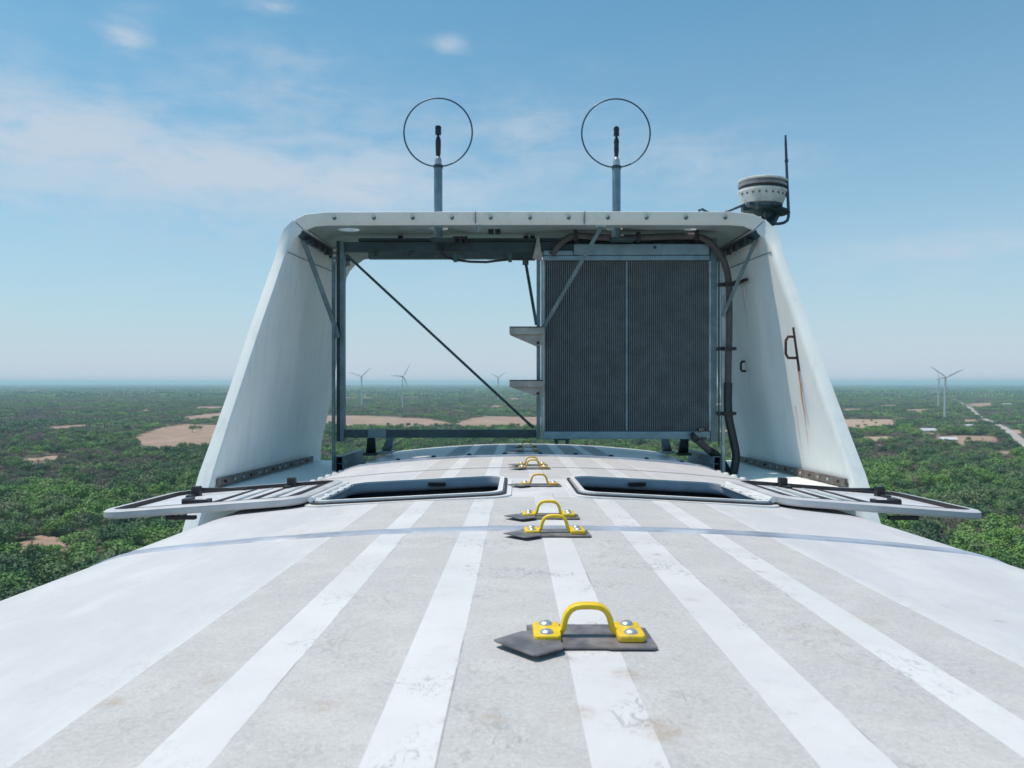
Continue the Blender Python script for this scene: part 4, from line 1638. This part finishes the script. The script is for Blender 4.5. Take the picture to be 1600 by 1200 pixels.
def woodland(name, xs, ds, meshes, smin, smax, dryidx, label):
    n = len(xs)
    me = bpy.data.meshes.new(name)
    me.vertices.add(n)
    co = np.empty((n, 3), np.float32)
    co[:, 0], co[:, 1], co[:, 2] = xs, ds, GZ
    me.vertices.foreach_set('co', co.ravel())
    dr = vnoise(xs, ds, 210, 9) * .55 + vnoise(xs, ds, 60, 10) * .45
    isdry = ((dr > .515) & (rng.rand(n) < .8)) | (rng.rand(n) < .12)
    green = [k for k in range(len(meshes)) if k not in dryidx]
    idx = np.array(green)[rng.randint(len(green), size=n)]
    if dryidx:
        idx = np.where(isdry, np.array(dryidx)[rng.randint(len(dryidx), size=n)], idx)
    a = me.attributes.new('form', 'INT', 'POINT')
    a.data.foreach_set('value', idx.astype(np.int32))
    a = me.attributes.new('turn', 'FLOAT', 'POINT')
    a.data.foreach_set('value', rng.uniform(0, 6.28, n).astype(np.float32))
    s = smin + (smax - smin) * rng.rand(n) ** 1.6
    sc = np.stack([s * rng.uniform(.85, 1.2, n), s * rng.uniform(.85, 1.2, n), s * rng.uniform(.75, 1.15, n)], 1).astype(np.float32)
    a = me.attributes.new('size', 'FLOAT_VECTOR', 'POINT')
    a.data.foreach_set('vector', sc.ravel())
    o = bpy.data.objects.new(name, me)
    COL.objects.link(o)
    ng = bpy.data.node_groups.new(name + '_nodes', 'GeometryNodeTree')
    ng.interface.new_socket('Geometry', in_out='INPUT', socket_type='NodeSocketGeometry')
    ng.interface.new_socket('Geometry', in_out='OUTPUT', socket_type='NodeSocketGeometry')
    N, Lk = ng.nodes, ng.links
    gi, go = N.new('NodeGroupInput'), N.new('NodeGroupOutput')
    iop = N.new('GeometryNodeInstanceOnPoints')
    ci = N.new('GeometryNodeCollectionInfo')
    ci.inputs['Collection'].default_value = proto_collection(name, meshes)
    ci.inputs['Separate Children'].default_value = True
    ci.inputs['Reset Children'].default_value = True

    def attr(nm, tp):
        q = N.new('GeometryNodeInputNamedAttribute')
        q.data_type = tp
        q.inputs['Name'].default_value = nm
        return q.outputs['Attribute']
    Lk.new(gi.outputs[0], iop.inputs['Points'])
    Lk.new(ci.outputs[0], iop.inputs['Instance'])
    iop.inputs['Pick Instance'].default_value = True
    Lk.new(attr('form', 'INT'), iop.inputs['Instance Index'])
    cx = N.new('ShaderNodeCombineXYZ')
    Lk.new(attr('turn', 'FLOAT'), cx.inputs[2])
    Lk.new(cx.outputs[0], iop.inputs['Rotation'])
    Lk.new(attr('size', 'FLOAT_VECTOR'), iop.inputs['Scale'])
    Lk.new(iop.outputs[0], go.inputs[0])
    md = o.modifiers.new('scatter', 'NODES')
    md.node_group = ng
    o['kind'] = 'stuff'
    tag(o, label, 'woodland')
    return o


woodland('scrub_woodland', x[~ismask], d[~ismask], [p[0] for p in PROTO], .55, 1.75, [6, 7], 'dense green and brown scrub trees covering the near plain')
x2, d2, _, _ = scatter(42000, 1200, 4200, .78)
woodland('middle_woodland', x2, d2, CLUMP, .6, 1.15, [4], 'continuous green scrub woodland in the middle distance')
x3, d3, _, _ = scatter(40000, 4000, 26000, .72)
woodland('far_woodland', x3, d3, FAR, .8, 1.7, [], 'blue-green far woodland fading into the haze at the horizon')


# ------------------------------------------------------------------ distant turbines and sheds
def make_turbine():
    root = thing('wind_turbine', 'x', 'wind turbine', (0, 0, 0), 'wind turbines standing on the plain')
    H = 100.0
    MB().tube([(0, 0, 0), (0, 0, H * .5), (0, 0, H - 1.5)], [2.2, 1.85, 1.3], 16).build('tower', M['turbine'], root, smooth=50)
    nb = MB()
    nb.box((0, 1.8, H), (3.4, 10.5, 3.6), bev=.9)
    nb.build('nacelle', M['turbine'], root, smooth=50)
    MB().lathe([(1.7, 0), (1.75, .8), (1.4, 2.1), (.7, 3.0), (0, 3.2)], (0, -3.4, H), 16, rot=Matrix.Rotation(R(90), 3, 'X')).build('hub', M['turbine'], root, smooth=60)
    blades = []
    for k in range(3):
        b = MB()
        secs = []
        for (r, c, t, tw) in ((1.0, 1.9, 1.8, 0), (4, 2.4, 1.5, 14), (9, 3.3, .8, 12), (18, 2.6, .5, 8), (30, 1.8, .32, 4), (40, 1.1, .2, 2), (44.5, .5, .08, 0)):
            ring = []
            for q in range(10):
                a = 2 * math.pi * q / 10
                v = Vector((math.cos(a) * c / 2 + c * .15, math.sin(a) * t / 2, 0))
                v.rotate(Matrix.Rotation(R(tw), 3, 'Z').to_quaternion())
                ring.append((v.x, v.y, r))
            secs.append(ring)
        b.loft(secs, True, True)
        o = b.build('blade', M['turbine'], root, smooth=50)
        blades.append(o)
    return root


proto_t = make_turbine()
TUR = [  # pixel x, hub pixel y, distance, yaw, rotor angles (deg from up, clockwise seen from here), label
    (565, 588, 2450, -8, (50, -73, 176), 'left of the three white turbines framed by the hood, a blade pointing down'),
    (629, 588, 2250, 42, (-88, 32, 152), 'middle white turbine framed by the hood, one blade level to the left'),
    (778, 590, 3300, 30, (55, -65, 175), 'small faint white turbine beside the diagonal rod'),
    (1475, 589.5, 1690, 5, (-57, 66, 182), 'largest far turbine, right of the hood, with two raised blades in a V'),
    (1465, 592, 2450, 35, (-40, 80, 200), 'smaller turbine just left behind the largest one on the right'),
]
for k, (tx, hy, dd, yaw, ang, lab) in enumerate(TUR):
    X = (tx - VPX) / F * dd
    hz = (VPY - hy) / F * dd
    loc = Vector((X, dd, hz - 100.0))
    r = proto_t if k == 0 else dup(proto_t, loc, lab)
    r.location = loc
    r.rotation_euler = (0, 0, R(yaw))
    r['label'] = lab
    bl = [c for c in r.children if c.name.startswith('blade')]
    for c, a in zip(bl, ang):
        c.matrix_parent_inverse = Matrix()
        c.location = (0, -4.6, 100.0)
        c.rotation_euler = (0, R(a), 0)
    for c in r.children:
        if not c.name.startswith('blade'):
            c.matrix_parent_inverse = Matrix()


def shed(tx, ty, w, dp, h, rz, label):
    p = G(tx, ty)
    root = thing('farm_shed', label, 'shed', p)
    root.rotation_euler = (0, 0, R(rz))
    m = MB()
    m.box((0, 0, h / 2), (w, dp, h))
    a = m.build('wall', M['wall'])
    a.parent = root
    m = MB()
    m.prism([(-w / 2 - .8, -dp / 2 - .8, h), (-w / 2 - .8, 0, h + dp * .22), (-w / 2 - .8, dp / 2 + .8, h)], (w + 1.6, 0, 0))
    b = m.build('roof', M['tin'])
    b.parent = root
    m = MB()
    m.box((w * .1, -dp / 2 - .05, 1.5), (3.2, .12, 3.0))
    c = m.build('door', M['well'])
    c.parent = root


shed(1447, 676, 26, 14, 4.2, 12, 'low farm shed with pale grey roof among trees, farther of the two sheds')
shed(1480, 690, 20, 12, 3.6, -8, 'low farm shed with bright white roof on bare earth, nearer of the two sheds')
shed(1512, 668, 18, 10, 3.6, 20, 'small square pale shed on earth between the road and the sheds', )
shed(1380, 692, 14, 9, 3.2, -15, 'tiny pale hut on the bare patch close to the right side of the hood')
shed(1560, 652, 22, 12, 4, 30, 'small grey shed standing right beside the pale gravel road')
shed(1572, 634, 34, 14, 5, 5, 'long pale shed beyond the pink field near the road')

# ------------------------------------------------------------------ haze
hz = MB()
hz.span((-59000, -900, GZ - 1), (59000, 60500, 60.0))
ho = hz.build('haze', None)
hm = bpy.data.materials.new('haze')
hm.use_nodes = True
hn = hm.node_tree
for q in list(hn.nodes):
    hn.nodes.remove(q)
ho_out = hn.nodes.new('ShaderNodeOutputMaterial')
pv = hn.nodes.new('ShaderNodeVolumePrincipled')
pv.inputs['Color'].default_value = (.62, .87, 1.0, 1)
pv.inputs['Density'].default_value = .00008
pv.inputs['Anisotropy'].default_value = 0.1
hn.links.new(pv.outputs[0], ho_out.inputs['Volume'])
ho.data.materials.append(hm)
ho['kind'] = 'stuff'
tag(ho, 'thin blue haze lying over the far plain', 'haze')
